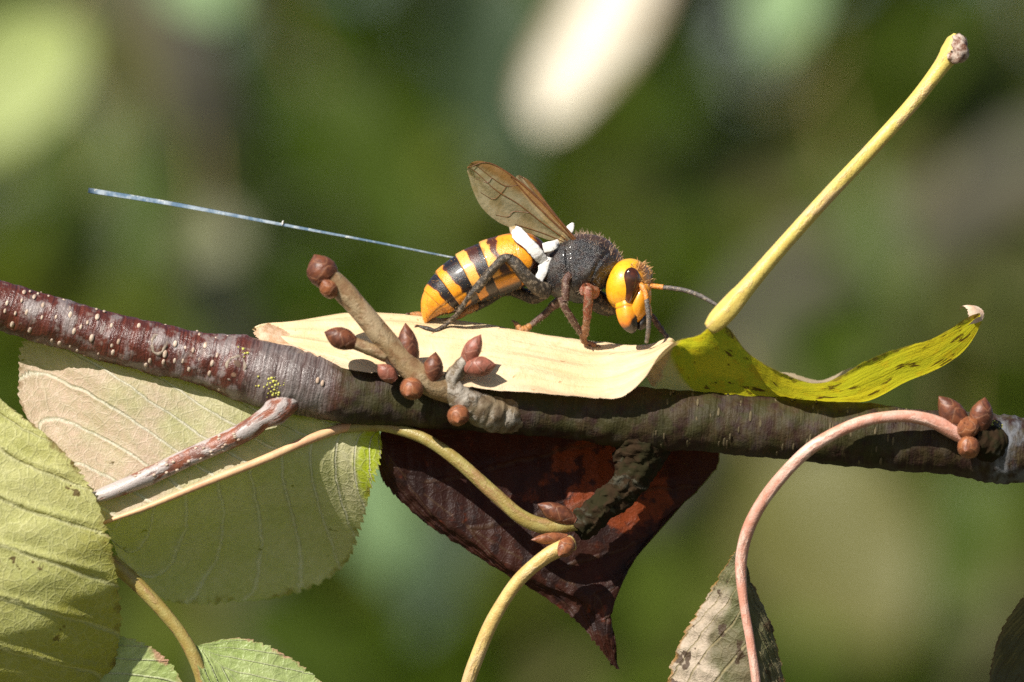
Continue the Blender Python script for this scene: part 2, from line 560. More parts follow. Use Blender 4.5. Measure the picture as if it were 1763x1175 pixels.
def limb(pts, label):
    P = []
    for (px, py, dm, rp) in pts:
        P.append((*at(px, py, dm), rp * S * (D + dm) / D))
    t = thing('blurred_limb', P[0][:3], label, 'branch', 'out-of-focus limbs behind the branch')
    V, F, UV = tube(P, 30, 14, lambda u, th, L: 1 + 0.08 * np.sin(u * 23 + th))
    mk('bark', Mesh().add(V, F, UV), BARKFAR, t, world=True)
limb([(200, -500, 1.5, 75), (270, -50, 1.5, 65), (350, 180, 1.5, 60), (400, 420, 1.55, 50), (430, 800, 1.6, 45), (420, 1700, 1.6, 45)], 'grey blurred limb rising behind the ribbon')
limb([(1100, 900, 2.4, 40), (1330, 520, 2.4, 50), (1560, 420, 2.4, 55), (1763, 300, 2.4, 60), (2200, 100, 2.4, 70)], 'grey blurred limb slanting behind the long yellow leaf stalk')

# ------------------------------------------------------------------ the branch
def bark_mat():
    b = Mat('cherry_bark')
    u, v = b.uv()
    pv = b.vec(u * 0.03, b.math('SINE', v * 6.2832) * 0.9, b.math('COSINE', v * 6.2832) * 0.9)
    film = b.noise(1.0, 5, pv, 0.6)
    rings = b.noise(1.0, 3, b.vec(u * 0.22, b.math('SINE', v * 6.2832) * 0.35, b.math('COSINE', v * 6.2832) * 0.35))
    fine = b.noise(0.25, 4)
    c = b.mix(b.step(rings, 0.35, 0.65), (0.13, 0.030, 0.018), (0.065, 0.018, 0.014))
    c = b.mix(b.step(film, 0.50, 0.62) * 0.65, c, (0.30, 0.26, 0.25))
    c = b.mix(b.step(b.noise(0.06, 4), 0.55, 0.7) * 0.4, c, (0.34, 0.28, 0.24))
    # weathered grey wood round the node, algae on the shade-darkened right-hand length
    node = b.step(u, 850.0, 900.0) * (1.0 - b.step(u, 1000.0, 1040.0))
    c = b.mix(node * 0.75, c, b.mix(b.step(b.noise(1.0, 4, b.vec(u * 0.16, v * 3.0, 0.0)), 0.4, 0.6), (0.09, 0.075, 0.07), (0.24, 0.21, 0.20)))
    right = b.step(u, 985.0, 1060.0)  # shade under the dry leaf painted in as darker bark colour
    c = b.mix(right * 0.9, c, b.mix(b.step(b.noise(0.04, 4), 0.38, 0.6), (0.022, 0.012, 0.009), (0.040, 0.032, 0.012)))
    mossy = right * (1.0 - b.step(u, 1950.0, 2100.0)) * b.step(b.noise(0.025, 4), 0.45, 0.6)
    c = b.mix(mossy * 0.6, c, (0.032, 0.036, 0.006))
    c = b.mix(b.step(b.noise(1.0, 3, b.vec(u * 0.18, v * 4.0, 3.0)), 0.55, 0.7) * right * 0.4, c, (0.085, 0.07, 0.025))
    grey = b.step(u, 2130.0, 2180.0)
    c = b.mix(grey * b.step(film, 0.42, 0.6) * 0.8, c, (0.16, 0.17, 0.19))
    c = b.mix(fine * 0.35, c, (0.02, 0.012, 0.01))
    h = rings * 0.7 + fine * 0.5 + film * 0.4
    return b.done(b.pbr(c, b.math('ADD', film * 0.25 + right * 0.28, 0.2), b.bump(h, 3.6, 0.9), b.math('SUBTRACT', 0.5, right * 0.3)))
BARK = bark_mat()

BR = [(-420, 430, 0, 43), (-200, 480, 0, 43), (0, 527, 0, 42), (120, 562, 0, 42), (250, 596, 0, 43), (340, 615, 0, 45), (410, 633, 0, 53), (470, 648, 0, 57),
      (540, 665, 0, 54), (640, 682, 0, 50), (780, 696, 2, 45), (900, 706, 2, 43), (1000, 713, 2, 45), (1100, 722, 2, 55), (1200, 726, 2, 51), (1350, 738, 2, 53),
      (1500, 752, 2, 55), (1640, 764, 2, 54), (1720, 772, 0, 60), (1800, 780, 0, 53), (2000, 792, 0, 52), (2300, 800, 0, 50)]
def br_rf(u, th, L):
    x = u * L
    r = 1 + 0.02 * np.sin(x * 0.045 + th) + 0.012 * np.sin(x * 0.16 + 2 * th)
    r += 0.07 * np.exp(-((x - 715) / 14) ** 2) * (1 + np.sin(th * 3))*0.6         # scar ring
    r += 0.05 * np.exp(-((x - 850) / 22) ** 2) * (1 + 0.5 * np.sin(th * 4))
    # wrinkles of the node
    r += 0.014 * (np.sin(x * 0.31 + 1.4 * np.sin(3 * th) + 2 * np.sin(th)) + np.sin(x * 0.57 + 2.1 * np.sin(2 * th + 1))) * np.exp(-((x - 930) / 55) ** 2) * (0.35 + 0.65 * np.sin(2 * th + x * 0.05))
    r += 0.015 * np.sin(x * 0.42 + np.sin(2 * th)) * np.exp(-((x - 1350) / 60) ** 2)
    r += 0.025 * np.sin(x * 0.35 + np.sin(2 * th)) * np.exp(-((x - 2160) / 45) ** 2)
    return r
def lump(V, amp, seed):
    d = np.stack([vnoise(V, 0.09, seed + k) + 0.6 * vnoise(V, 0.25, seed + 7 + k) for k in range(3)], 1)
    return V + d * amp

branch = thing('cherry_branch', W([(881, 705, 0)])[0], 'dark red-brown cherry branch with buds, shoots and drooping leaves, running right across', 'branch')
V, F, UV = tube(BR, 420, 72, br_rf)
wood = mk('wood', Mesh().add(lump(V, 1.5, 20), F, UV), BARK, branch)
BRQ, BRL = arclen_resample(BR, 600)
BRX, BRY = BRQ[:, 0], BRQ[:, 1]

def on_branch(x, ang):
    """point on the branch's surface over picture x; ang 0 = facing the camera, 90 = top"""
    i = int(np.argmin(np.abs(BRQ[:, 0] - x)))
    c, r = BRQ[i, :3], BRQ[i, 3]
    a = math.radians(ang)
    t = BRQ[min(i + 1, 599), :3] - BRQ[max(i - 1, 0), :3]; t /= np.linalg.norm(t)
    up = np.array([t[1], -t[0], 0]); up /= np.linalg.norm(up)
    nn = up * math.sin(a) + np.array([0, 0, -1.0]) * math.cos(a)
    return c + nn * r, nn, t, np.cross(nn, t)

LENT = plain_mat('lenticel_cork', (0.58, 0.46, 0.36), (0.36, 0.25, 0.18), 0.1, 0.8)
LENTD = plain_mat('old_lenticel_cork', (0.08, 0.06, 0.025), (0.12, 0.09, 0.045), 0.1, 0.8)
lm = Mesh()
spots = []
zz = [(8, 522), (12, 536), (32, 502), (33, 517), (50, 510), (45, 538), (28, 540), (66, 525), (72, 508), (98, 515), (71, 547), (93, 546), (111, 530), (115, 542), (145, 555), (140, 563),
      (131, 571), (161, 583), (197, 594), (207, 589), (199, 609), (128, 598), (111, 593), (78, 586), (176, 611), (316, 598), (331, 603), (347, 594), (345, 620), (329, 636), (367, 626), (372, 611),
      (366, 644), (360, 581), (380, 575), (335, 575), (298, 592), (285, 624), (302, 622), (260, 630), (262, 622), (100, 588), (30, 560), (60, 570), (315, 622), (545, 655), (553, 660), (285, 610), (230, 560), (185, 560), (160, 545)]
for (x, y) in zz:
    i = int(np.argmin(np.abs(BRQ[:, 0] - x)))
    s = (BRQ[i, 1] - y) / BRQ[i, 3]
    if abs(s) > 0.97: s = math.copysign(0.97, s)
    spots.append((x, math.degrees(math.asin(s)), random.uniform(2.6, 5.2), 0))
for k in range(70):
    spots.append((random.uniform(-400, 440), random.uniform(60, 300), random.uniform(2, 4), 0))
for k in range(60):
    spots.append((random.uniform(1120, 1620), random.uniform(-60, 80), random.uniform(2, 3.5), 1))
for (x, an, r, mi) in spots:
    p, nn, t, b_ = on_branch(x, an)
    V, F, UV, _ = ellipsoid(p, [t * r * 0.8, b_ * r * (1.5 if mi == 0 else 3.0), nn * r * (0.42 if mi == 0 else 0.3)], 7, 10)
    lm.add(V, F, UV, mi)
o = mk('lenticel_cork', lm, [LENT, LENTD], branch); o['kind'] = 'stuff'

# leaf scars: raised oval rims with a sunken middle
SCAR = plain_mat('scar_cork', (0.36, 0.29, 0.22), (0.20, 0.15, 0.12), 0.12, 0.85, 1.2)
SCARIN = plain_mat('scar_wood', (0.22, 0.12, 0.07), (0.10, 0.06, 0.04), 0.1, 0.8, 1.0)
def scar(x, an, rw, rh):
    p, nn, t, b_ = on_branch(x, an)
    path = []
    for k in range(17):
        a = 2 * math.pi * k / 16
        q = p + t * rw * math.cos(a) * (1 + 0.1 * math.sin(3 * a)) + b_ * rh * math.sin(a)
        # follow the round of the branch
        q = q - nn * 0.5 * (rh * math.sin(a)) ** 2 / 48 + nn * 0.5
        path.append((*(q - nn * 1.4), 3.0 + 0.9 * math.sin(5 * a + x)))
    V, F, UV = tube(path, 64, 10, lambda u, th, L: 1 + 0.15 * np.sin(u * 60 + th), cap=False)
    s_ = mk('leaf_scar', Mesh().add(V, F, UV), SCAR, branch)
    V, F, UV, _ = ellipsoid(p - nn * 1.0, [t * rw * 0.7, b_ * rh * 0.75, nn * 3.2], 12, 18)
    mk('scar_core', Mesh().add(V, F, UV), SCARIN, s_)
scar(272, 12, 12, 17)
scar(408, -4, 15, 21)

# yellow lichen and a grey crust
LICH = plain_mat('yellow_lichen', (0.62, 0.56, 0.10), (0.45, 0.46, 0.12), 0.15, 0.9)
lm = Mesh()
for (x, an, nn_, sp) in [(470, -22, 60, 11), (478, -10, 24, 8), (411, 38, 4, 5), (415, 26, 4, 5), (1712, 42, 10, 10)]:
    for k in range(nn_):
        p, nrm, t, b_ = on_branch(x + random.gauss(0, sp * 0.8), an + random.gauss(0, sp * 0.6))
        r = random.uniform(0.8, 2.6)
        V, F, UV, _ = ellipsoid(p + nrm * r * 0.5, [t * r * random.uniform(0.8, 1.4), b_ * r, nrm * r * 0.9], 6, 8)
        lm.add(V, F, UV)
o = mk('lichen', lm, LICH, branch); o['label'] = 'yellow lichen crust on the grey bark'; o['kind'] = 'stuff'

# buds
def bud_mat(name, ca, cb, cc):
    b = Mat(name)
    u, v = b.uv()
    tri = b.absf(b.fract(u * 3.0 + b.math('FLOOR', v * 3.4) * 0.5) - 0.5) * 1.5
    x = b.fract(v * 3.4 + tri)
    c = b.mix(b.step(b.noise(0.08, 4), 0.35, 0.65), ca, cb)
    c = b.mix(b.step(x, 0.80, 0.98) * 0.3, c, cc)
    c = b.mix((1.0 - b.step(x, 0.0, 0.16)) * 0.55, c, (0.03, 0.012, 0.008))
    c = b.mix(b.step(b.noise(0.3, 3), 0.55, 0.75) * 0.5, c, (0.03, 0.015, 0.01))
    return b.done(b.pbr(c, 0.45, b.bump(b.noise(0.25, 3) * 0.5 + x * 0.5, 2.0, 0.6), 0.4))
BUD = bud_mat('bud_scales', (0.17, 0.055, 0.025), (0.085, 0.028, 0.016), (0.36, 0.18, 0.09))
BUDP = bud_mat('pink_bud_scales', (0.30, 0.10, 0.065), (0.20, 0.07, 0.045), (0.48, 0.28, 0.2))
BUDO = bud_mat('orange_bud_scales', (0.30, 0.105, 0.04), (0.17, 0.055, 0.025), (0.5, 0.28, 0.16))

def bud(parent, base, tip, r, material, point=1.0, label=None):
    """egg-shaped bud of overlapping scales between base and tip"""
    A, B = np.array(base, float), np.array(tip, float)
    ax = B - A; L = np.linalg.norm(ax); ax /= L
    a = np.array([0, 0, 1.0]) if abs(ax[2]) < 0.9 else np.array([1.0, 0, 0])
    n1 = np.cross(ax, a); n1 /= np.linalg.norm(n1); n2 = np.cross(ax, n1)
    nu, nv = 44, 36
    V, UV = [], []
    for i in range(nu):
        u = i / (nu - 1)
        prof = (math.sin(math.pi * min(1, u * 0.5 / 0.42)) if u < 0.42 else math.cos(math.pi / 2 * ((u - 0.42) / 0.58) ** (1.25 + 0.0 * point)))
        prof = max(0.02, (0.55 + 0.45 * math.sin(math.pi / 2 * min(1, u / 0.42))) if u < 0.42 else prof)
        for j in range(nv):
            th = 2 * math.pi * j / nv
            ph = (u * 3.4 + 1.5 * abs((3 * j / nv + 0.5 * math.floor(u * 3.4)) % 1.0 - 0.5)) % 1.0
            rr = r * prof * (1 + 0.06 * (ph ** 1.5) * (0.3 + u) - 0.02 + 0.03 * math.sin(2 * th + r))
            V.append(A + ax * L * u + n1 * rr * math.cos(th) + n2 * rr * math.sin(th)); UV.append((j / nv, u))
    F = grid_faces(nu, nv, True)
    F.append(tuple(range(nv))); F.append(tuple(range((nu - 1) * nv, nu * nv))[::-1])
    o = mk('bud', Mesh().add(np.array(V), F, np.array(UV)), material, parent)
    if label: o['label'] = label
    return o

def twig_mat(name, ca, cb, cc, lo=0.5, hi=0.6, sc_=0.03, rough=0.5, spec=0.45):
    b = Mat(name)
    u, v = b.uv()
    st = b.vec(u * sc_, b.math('SINE', v * 6.2832) * 0.7, b.math('COSINE', v * 6.2832) * 0.7)
    n1 = b.noise(1.0, 5, st, 0.6)
    c = b.mix(b.step(b.noise(0.05, 3), 0.4, 0.6), ca, cb)
    c = b.mix(b.step(n1, lo, hi) * 0.9, c, cc)
    f = b.noise(0.3, 3)
    c = b.mix(f * 0.3, c, tuple(x * 0.4 for x in ca))
    return b.done(b.pbr(c, rough, b.bump(b.step(n1, lo, hi) * 0.6 + f * 0.5, 2.5, 0.8), spec))
SPUR = twig_mat('spur_bark', (0.30, 0.20, 0.10), (0.22, 0.12, 0.055), (0.36, 0.27, 0.16), 0.45, 0.65)
SPURG = twig_mat('grey_spur_bark', (0.20, 0.15, 0.09), (0.12, 0.08, 0.045), (0.34, 0.30, 0.25), 0.48, 0.62, 0.04)
PEEL = twig_mat('peeling_bark', (0.26, 0.085, 0.045), (0.17, 0.07, 0.05), (0.46, 0.42, 0.40), 0.46, 0.56, 0.016, 0.4)
SPURD = twig_mat('mossy_spur_bark', (0.020, 0.017, 0.006), (0.030, 0.017, 0.008), (0.075, 0.07, 0.05), 0.58, 0.70, 0.05, 0.9, 0.12)

def rings(freq, amp):
    return lambda u, th, L: 1 + amp * (np.abs(np.sin(u * L * freq + 0.5 * np.sin(th * 2))) - 0.5) + 0.03 * np.sin(th * 3 + u * 9)

# the tan shoot with the fat end bud
V, F, UV = tube([(780, 676, -52, 22), (750, 664, -66, 23), (722, 648, -74, 22), (690, 616, -80, 19.5), (655, 577, -86, 19.5), (622, 536, -90, 18.5), (590, 500, -94, 19), (566, 482, -96, 22)], 90, 26,
                lambda u, th, L: 1 + 0.03 * np.sin(th * 3 + u * 12) + 0.05 * np.exp(-((u - 0.86) / 0.03) ** 2))
shoot = mk('shoot', Mesh().add(V, F, UV), SPUR, branch); shoot['label'] = 'pale tan side shoot rising in front of the dry leaf'
bud(shoot, (566, 492, -94), (541, 438, -100), 26, BUD, label='fat brown end bud of the tan shoot')
bud(shoot, (574, 510, -104), (556, 482, -122), 15, BUDO)
bud(shoot, (612, 592, -88), (558, 572, -92), 19, BUD)
V, F, UV = tube([(665, 612, -80, 13), (640, 603, -86, 11), (602, 588, -88, 11)], 14, 14)
mk('bud_stalk', Mesh().add(V, F, UV), SPUR, shoot)
bud(shoot, (706, 640, -72), (698, 556, -72), 19, BUD)
bud(shoot, (680, 655, -78), (650, 628, -82), 14, BUDP)
bud(shoot, (716, 660, -84), (700, 682, -116), 20, BUDO)
bud(shoot, (742, 662, -78), (750, 606, -82), 18, BUD)
# grey spur with two pointed buds
V, F, UV = tube([(900, 712, 0, 24), (882, 716, -18, 28), (850, 714, -40, 29), (814, 698, -56, 27), (788, 678, -64, 21), (778, 656, -70, 15), (790, 636, -72, 14), (802, 624, -74, 13)], 90, 28, rings(0.12, 0.05))
spur = mk('spur', Mesh().add(lump(V, 2.2, 80), F, UV), SPURG, branch); spur['label'] = 'stubby grey ringed spur beside the tan shoot'
bud(spur, (799, 628, -74), (828, 576, -80), 15, BUDP)
bud(spur, (800, 634, -76), (855, 629, -84), 18, BUDP)
bud(spur, (790, 706, -72), (788, 728, -104), 19, BUDO)
# right-hand bud cluster on its own knob
V, F, UV = tube([(1716, 768, -20, 36), (1702, 763, -46, 33), (1688, 757, -60, 26), (1674, 751, -74, 17)], 60, 36, rings(0.13, 0.05))
knob = mk('spur', Mesh().add(lump(V, 2.5, 60), F, UV), SPURD, branch); knob['label'] = 'dark knobby spur carrying four buds'
bud(knob, (1662, 742, -66), (1616, 682, -72), 21, BUD)
bud(knob, (1684, 744, -68), (1696, 684, -72), 20, BUD)
bud(knob, (1672, 744, -70), (1660, 728, -100), 20, BUDO)
bud(knob, (1672, 764, -70), (1662, 778, -106), 20, BUDO)
# peeling side twig at the lower left
V, F, UV = tube([(510, 668, -8, 24), (492, 694, -28, 23), (470, 712, -38, 21), (450, 723, -38, 17), (430, 738, -34, 18), (380, 764, -33, 16.5), (320, 790, -36, 16), (260, 818, -40, 15.5), (215, 838, -43, 14), (178, 852, -44, 12), (160, 858, -44, 9)], 110, 28,
                lambda u, th, L: 1 + 0.04 * np.sin(th * 3 + u * 14) + 0.12 * np.exp(-((u - 0.16) / 0.02) ** 2) + 0.06 * np.exp(-((u - 0.75) / 0.02) ** 2))
ptw = mk('side_twig', Mesh().add(V, F, UV), PEEL, branch); ptw['label'] = 'short side twig with red bark peeling to silver'
pk = Mesh()
for k in range(26):
    u = random.uniform(0.1, 0.95); i = int(u * 100)
    Qp, _ = arclen_resample([(450, 722, -38, 17), (380, 764, -33, 16.5), (320, 790, -36, 16), (260, 818, -40, 15.5), (178, 852, -44, 12)], 101)
    a = random.uniform(-0.9, 0.9)
    p = Qp[i, :3] + Qp[i, 3] * (np.array([-0.42, -0.9, 0]) * math.sin(a) + np.array([0, 0, -1.0]) * math.cos(a))
    V, F, UV, _ = ellipsoid(p, [(3.2, 0.8, 0), (-1.2, 2.6, 0), (0, 0, 2.0)], 6, 8); pk.add(V, F, UV)
o = mk('lenticel_cork', pk, LENT, ptw); o['kind'] = 'stuff'
# knobby spur hanging under the branch
V, F, UV = tube([(1108, 728, 14, 40), (1104, 772, 6, 44), (1092, 812, -2, 34), (1068, 846, -8, 27), (1042, 868, -12, 26), (1014, 894, -16, 25), (992, 914, -22, 22)], 160, 48,
                lambda u, th, L: 1 + 0.05 * (np.abs(np.sin(u * L * 0.11 + 0.5 * np.sin(th * 2))) - 0.5) + 0.06 * np.sin(th * 3 + u * 17) + 0.02 * np.sin(th * 5 - u * 31) + 0.03 * np.sin(th * 2 + u * 53) * np.sin(u * 37))
hspur = mk('spur', Mesh().add(lump(V, 4.0, 40), F, UV), SPURD, branch); hspur['label'] = 'dark mossy ringed spur hanging under the branch'
bud(hspur, (990, 898, -30), (925, 868, -36), 17, BUD)
bud(hspur, (976, 925, -36), (914, 930, -52), 10, BUDO)
bud(hspur, (984, 930, -36), (962, 958, -62), 15, BUDO)

# ------------------------------------------------------------------ leaves that grow on the branch
STALK = lambda name, a, b_, c: twig_mat(name, a, b_, c, 0.5, 0.68, 0.02, 0.42)
ST_PINK = STALK('pink_stalk', (0.66, 0.36, 0.28), (0.58, 0.26, 0.18), (0.80, 0.56, 0.46))
ST_OLIVE = STALK('olive_stalk', (0.30, 0.22, 0.06), (0.34, 0.28, 0.09), (0.30, 0.17, 0.07))
ST_CREAM = STALK('cream_stalk', (0.62, 0.45, 0.16), (0.55, 0.36, 0.12), (0.60, 0.42, 0.22))
ST_YELLOW = STALK('yellow_stalk', (0.70, 0.54, 0.14), (0.64, 0.47, 0.11), (0.60, 0.40, 0.20))

def stalk(parent, path, material, n=80, name='petiole', rf=None):
    path = [(*q[:3], q[3] * 0.93) for q in path]
    V, F, UV = tube(path, n, 20, rf or (lambda u, th, L: 1 + 0.04 * np.sin(th * 2 + u * 7) + 0.03 * np.sin(u * L * 0.05) * np.sin(u * L * 0.021 + 1)))
    return mk(name, Mesh().add(V, F, UV), material, parent)

# 1: broad olive leaf folded along its pink midrib, behind the left of the branch
def pinkish(b, u, v, big):
    return b.step(u + (big - 0.5) * 0.5, 0.62, 0.95) * b.step(v, -0.2, -0.5)
def olive_blush(b, u, v, big):
    up = 1.0 - b.step(v, -0.05, 0.02)
    return up * b.step(u * 0.9 + (big - 0.5) * 0.9, 0.3, 0.8) * 0.85
def lime_backlight(b, u, v, big):  # sun glowing through the margin, painted in as lime colour
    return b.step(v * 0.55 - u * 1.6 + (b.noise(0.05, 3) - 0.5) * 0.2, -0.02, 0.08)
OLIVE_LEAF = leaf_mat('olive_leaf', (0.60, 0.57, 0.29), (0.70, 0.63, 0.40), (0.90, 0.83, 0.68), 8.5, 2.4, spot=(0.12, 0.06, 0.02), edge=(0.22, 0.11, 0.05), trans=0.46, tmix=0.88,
                      tcol=(0.66, 0.70, 0.03), rough=0.5, spot_at=(0.70, 0.74), blush=((0.72, 0.50, 0.40), olive_blush), backlit_tint=((0.42, 0.50, 0.012), lime_backlight), edge_at=0.97, bump=1.2)
MIDP = plain_mat('pink_midrib', (0.60, 0.32, 0.18), (0.66, 0.42, 0.22), 0.03, 0.5)
mrib = [(650, 735, 36), (600, 737, 22), (540, 755, 2), (460, 790, -16), (380, 822, -26), (310, 851, -32), (250, 876, -34), (210, 891, -34), (190, 897, -32), (180, 900, -30)]
upe = [(640, 690, 80), (590, 672, 76), (500, 652, 76), (380, 626, 74), (240, 594, 72), (110, 562, 70), (44, 588, 50), (33, 650, 30), (40, 705, 12), (95, 775, -8)]
lowe = [(655, 752, 36), (656, 780, 22), (640, 835, 26), (622, 900, 90), (590, 975, 200), (500, 1024, 210), (395, 1036, 200), (320, 1040, 170), (262, 1022, 130), (205, 965, 40)]
st = []
for i, (a, m_, c) in enumerate(zip(upe, mrib, lowe)):
    a, m_, c = (np.array(q, float) for q in (a, m_, c))
    yb = np.interp(a[0] * 0.75 + m_[0] * 0.25, BRX, BRY)              # the branch: pass behind it
    row = [a]
    if 0 < i < 6:
        f = np.clip((yb + 58 - a[1]) / (m_[1] - a[1]), 0.2, 0.8)
        q = a + (m_ - a) * f; q[2] = 14 + m_[2] * 0.2; row.append(q)
        q = q + (m_ - q) * 0.5; row.append(q)
    else:
        row += [a + (m_ - a) * 0.33, a + (m_ - a) * 0.67]
    row.append(row[-1] + (m_ - row[-1]) * 0.86)
    row.append(m_)
    for f, g_ in ((0.06, 0.10), (0.3, 0.42), (0.65, 0.78), (1.0, 1.0)):
        q = m_ + (c - m_) * f; q[2] = m_[2] + (c[2] - m_[2]) * g_; row.append(q)
    st.append([tuple(q) for q in row])
V, F, UV = sheet(st, 300, 91, (46, 10, (-1, 1)), veins(8.5, 2.4, 3.6), seed=1, wob=3.0, arc=True)
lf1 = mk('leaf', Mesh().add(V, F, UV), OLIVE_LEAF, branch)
lf1['label'] = 'broad olive leaf folded along its pink midrib, hanging behind the branch'
stalk(lf1, [(650, 735, 30, 9), (600, 735, 16, 9), (540, 754, -4, 9), (460, 789, -21, 8), (380, 821, -30, 7), (310, 850, -35, 6), (250, 875, -37, 5), (205, 891, -37, 4), (180, 900, -34, 3.5), (150, 911, -26, 2.5)], MIDP, name='midrib')
stalk(lf1, [(585, 738, 20, 9), (650, 733, 8, 10.5), (720, 751, -10, 11.5), (780, 788, -22, 12), (850, 850, -30, 12.5), (900, 892, -32, 13.5), (945, 907, -28, 14.5), (992, 900, -22, 15)], ST_OLIVE)

# 2: dark red-brown leaf behind the hanging spur
def rust_glow(b, u, v, big):  # backlit orange glow painted as one patch, plus random rust blotches
    
    du = (u - 0.44) * 9.0; dv = (v + 0.52) * 4.2
    r_ = du * du + dv * dv + (b.noise(0.03, 4) - 0.5) * 2.2
    k_ = 1.0 - b.step(r_, 0.55, 0.9)
    return b.math('MAXIMUM', k_ * 0.95, b.step(b.noise(0.016, 4), 0.6, 0.68) * 0.6)
RED_LEAF = leaf_mat('red_brown_leaf', (0.042, 0.012, 0.007), (0.024, 0.009, 0.007), (0.07, 0.04, 0.02), 7, 2.2, spot=(0.018, 0.009, 0.008), trans=0.25, tcol=(0.25, 0.03, 0.008),
                    rough=0.5, spot_at=(0.52, 0.6), blush=((0.22, 0.042, 0.010), rust_glow), spec=0.2, vein_k=0.5)
st = [[(655, 720, 78), (655, 735, 70), (655, 748, 64), (655, 775, 66), (653, 800, 70)],
      [(720, 690, 110), (700, 740, 84), (678, 800, 56), (672, 822, 62), (668, 838, 70)],
      [(850, 670, 125), (810, 760, 88), (752, 868, 52), (738, 888, 62), (728, 896, 72)],
      [(1000, 660, 130), (940, 790, 90), (850, 935, 48), (825, 948, 60), (808, 950, 72)],
      [(1130, 690, 130), (1060, 840, 90), (950, 990, 46), (915, 1005, 58), (880, 992, 70)],
      [(1235, 778, 118), (1140, 895, 84), (1020, 1020, 44), (985, 1035, 54), (945, 1036, 64)],
      [(1195, 840, 104), (1120, 930, 76), (1040, 1052, 44), (1020, 1065, 50), (995, 1072, 58)],
      [(1085, 958, 80), (1062, 1010, 62), (1048, 1085, 44), (1038, 1098, 48), (1025, 1105, 52)],
      [(1045, 1015, 66), (1052, 1070, 56), (1058, 1125, 46), (1052, 1132, 48), (1045, 1135, 50)],
      [(1066, 1140, 50), (1065, 1145, 48), (1063, 1152, 46), (1061, 1154, 47), (1059, 1153, 48)]]
V, F, UV = sheet(st, 220, 70, (34, 5, (-1, 1)), veins(7, 2.2, 4.0), seed=4, wob=9.0)
lf2 = mk('leaf', Mesh().add(V, F, UV), RED_LEAF, branch)
lf2['label'] = 'dark red-brown pointed leaf drooping behind the hanging spur'

# 3: drooping leaf on the long pink stalk
def lit_patch(b, u, v, big):  # sunlight on the blade's left side, painted in as a paler colour
    return (1.0 - b.step(v + (big - 0.5) * 0.8, -0.55, -0.35)) * b.step(u, 0.2, 0.3) * 0.9
DRY = leaf_mat('withered_leaf', (0.12, 0.12, 0.05), (0.17, 0.14, 0.08), (0.30, 0.24, 0.12), 7, 2.5, spot=(0.05, 0.025, 0.012), edge=(0.30, 0.15, 0.03), trans=0.25, tcol=(0.2, 0.2, 0.03),
               spot_at=(0.57, 0.62), blush=((0.55, 0.44, 0.34), lit_patch), edge_at=0.93, rough=0.6, bump=1.6)
st = [[(1268, 945, -14), (1270, 946, -15), (1272, 947, -16), (1274, 948, -15), (1276, 949, -14)],
      [(1248, 978, 6), (1262, 980, -8), (1278, 985, -17), (1284, 982, -6), (1288, 980, 6)],
      [(1214, 1032, 20), (1244, 1036, -4), (1280, 1038, -17), (1298, 1036, 0), (1308, 1034, 22)],
      [(1174, 1095, 24), (1222, 1095, -4), (1290, 1100, -17), (1318, 1098, 6), (1334, 1094, 30)],
      [(1150, 1170, 22), (1210, 1170, -6), (1301, 1170, -17), (1330, 1170, 8), (1346, 1165, 34)],
      [(1152, 1270, 20), (1215, 1270, -6), (1310, 1270, -17), (1340, 1270, 8), (1356, 1265, 34)],
      [(1200, 1390, 10), (1250, 1395, -8), (1322, 1395, -15), (1342, 1390, 4), (1354, 1386, 22)],
      [(1332, 1490, -4), (1334, 1490, -5), (1336, 1492, -6), (1338, 1490, -5), (1340, 1490, -4)]]
V, F, UV = sheet(st, 200, 60, (26, 7, (-1, 1)), veins(7, 2.5, 4.0), seed=6, wob=7.0)
lf3 = mk('leaf', Mesh().add(V, F, UV), DRY, branch)
lf3['label'] = 'withered grey-green leaf with brown blotches drooping from the pink stalk'
stalk(lf3, [(1668, 756, -66, 15), (1640, 742, -74, 14.5), (1600, 724, -82, 13), (1550, 717, -88, 11.5), (1480, 728, -90, 11.5), (1400, 769, -84, 12), (1335, 834, -70, 12), (1293, 900, -48, 11.5),
            (1276, 965, -28, 11), (1280, 1035, -24, 8.5), (1291, 1100, -24, 8), (1302, 1175, -24, 8), (1312, 1270, -22, 6), (1325, 1400, -18, 4)], ST_PINK, 120)

# 4: leaf below the frame on the cream stalk
PLAINLEAF = leaf_mat('green_leaf', (0.20, 0.24, 0.06), (0.26, 0.28, 0.08), (0.38, 0.36, 0.16), 8, 2.5, edge=(0.3, 0.12, 0.05), spot=(0.12, 0.06, 0.02), spot_at=(0.68, 0.73), edge_at=0.93, trans=0.3)
def simple_leaf(parent, pts, width, nrm, material, seed, name='leaf', cup=0.25, n=(150, 50)):
    """blade along a midrib path; width in pixels, nrm = blade normal (photograph space)"""
    Q, L = arclen_resample(pts, 12)
    st = []
    for i in range(12):
        u = i / 11
        t = Q[min(i + 1, 11), :3] - Q[max(i - 1, 0), :3]; t /= np.linalg.norm(t)
        nn = np.array(nrm, float); nn -= t * (nn @ t); nn /= np.linalg.norm(nn)
        sd = np.cross(t, nn)
        hw = width / 2 * max(0.004, math.sin(math.pi * u ** 0.8) ** 0.75 if 0 < u < 1 else 0.004)
        st.append([tuple(Q[i, :3] + sd * hw * v + nn * (abs(v) ** 1.3) * hw * cup) for v in (-1, -0.5, 0, 0.5, 1)])
    V, F, UV = sheet(st, n[0], n[1], (30, 7, (-1, 1)), veins(8, 2.5, 2.5), seed=seed, wob=4.0)
    return mk(name, Mesh().add(V, F, UV), material, parent)
lf4 = simple_leaf(branch, [(800, 1215, -10, 1), (770, 1350, 0, 1), (730, 1520, 10, 1), (700, 1720, 0, 1)], 330, (0.3, 0, -1), PLAINLEAF, 9)
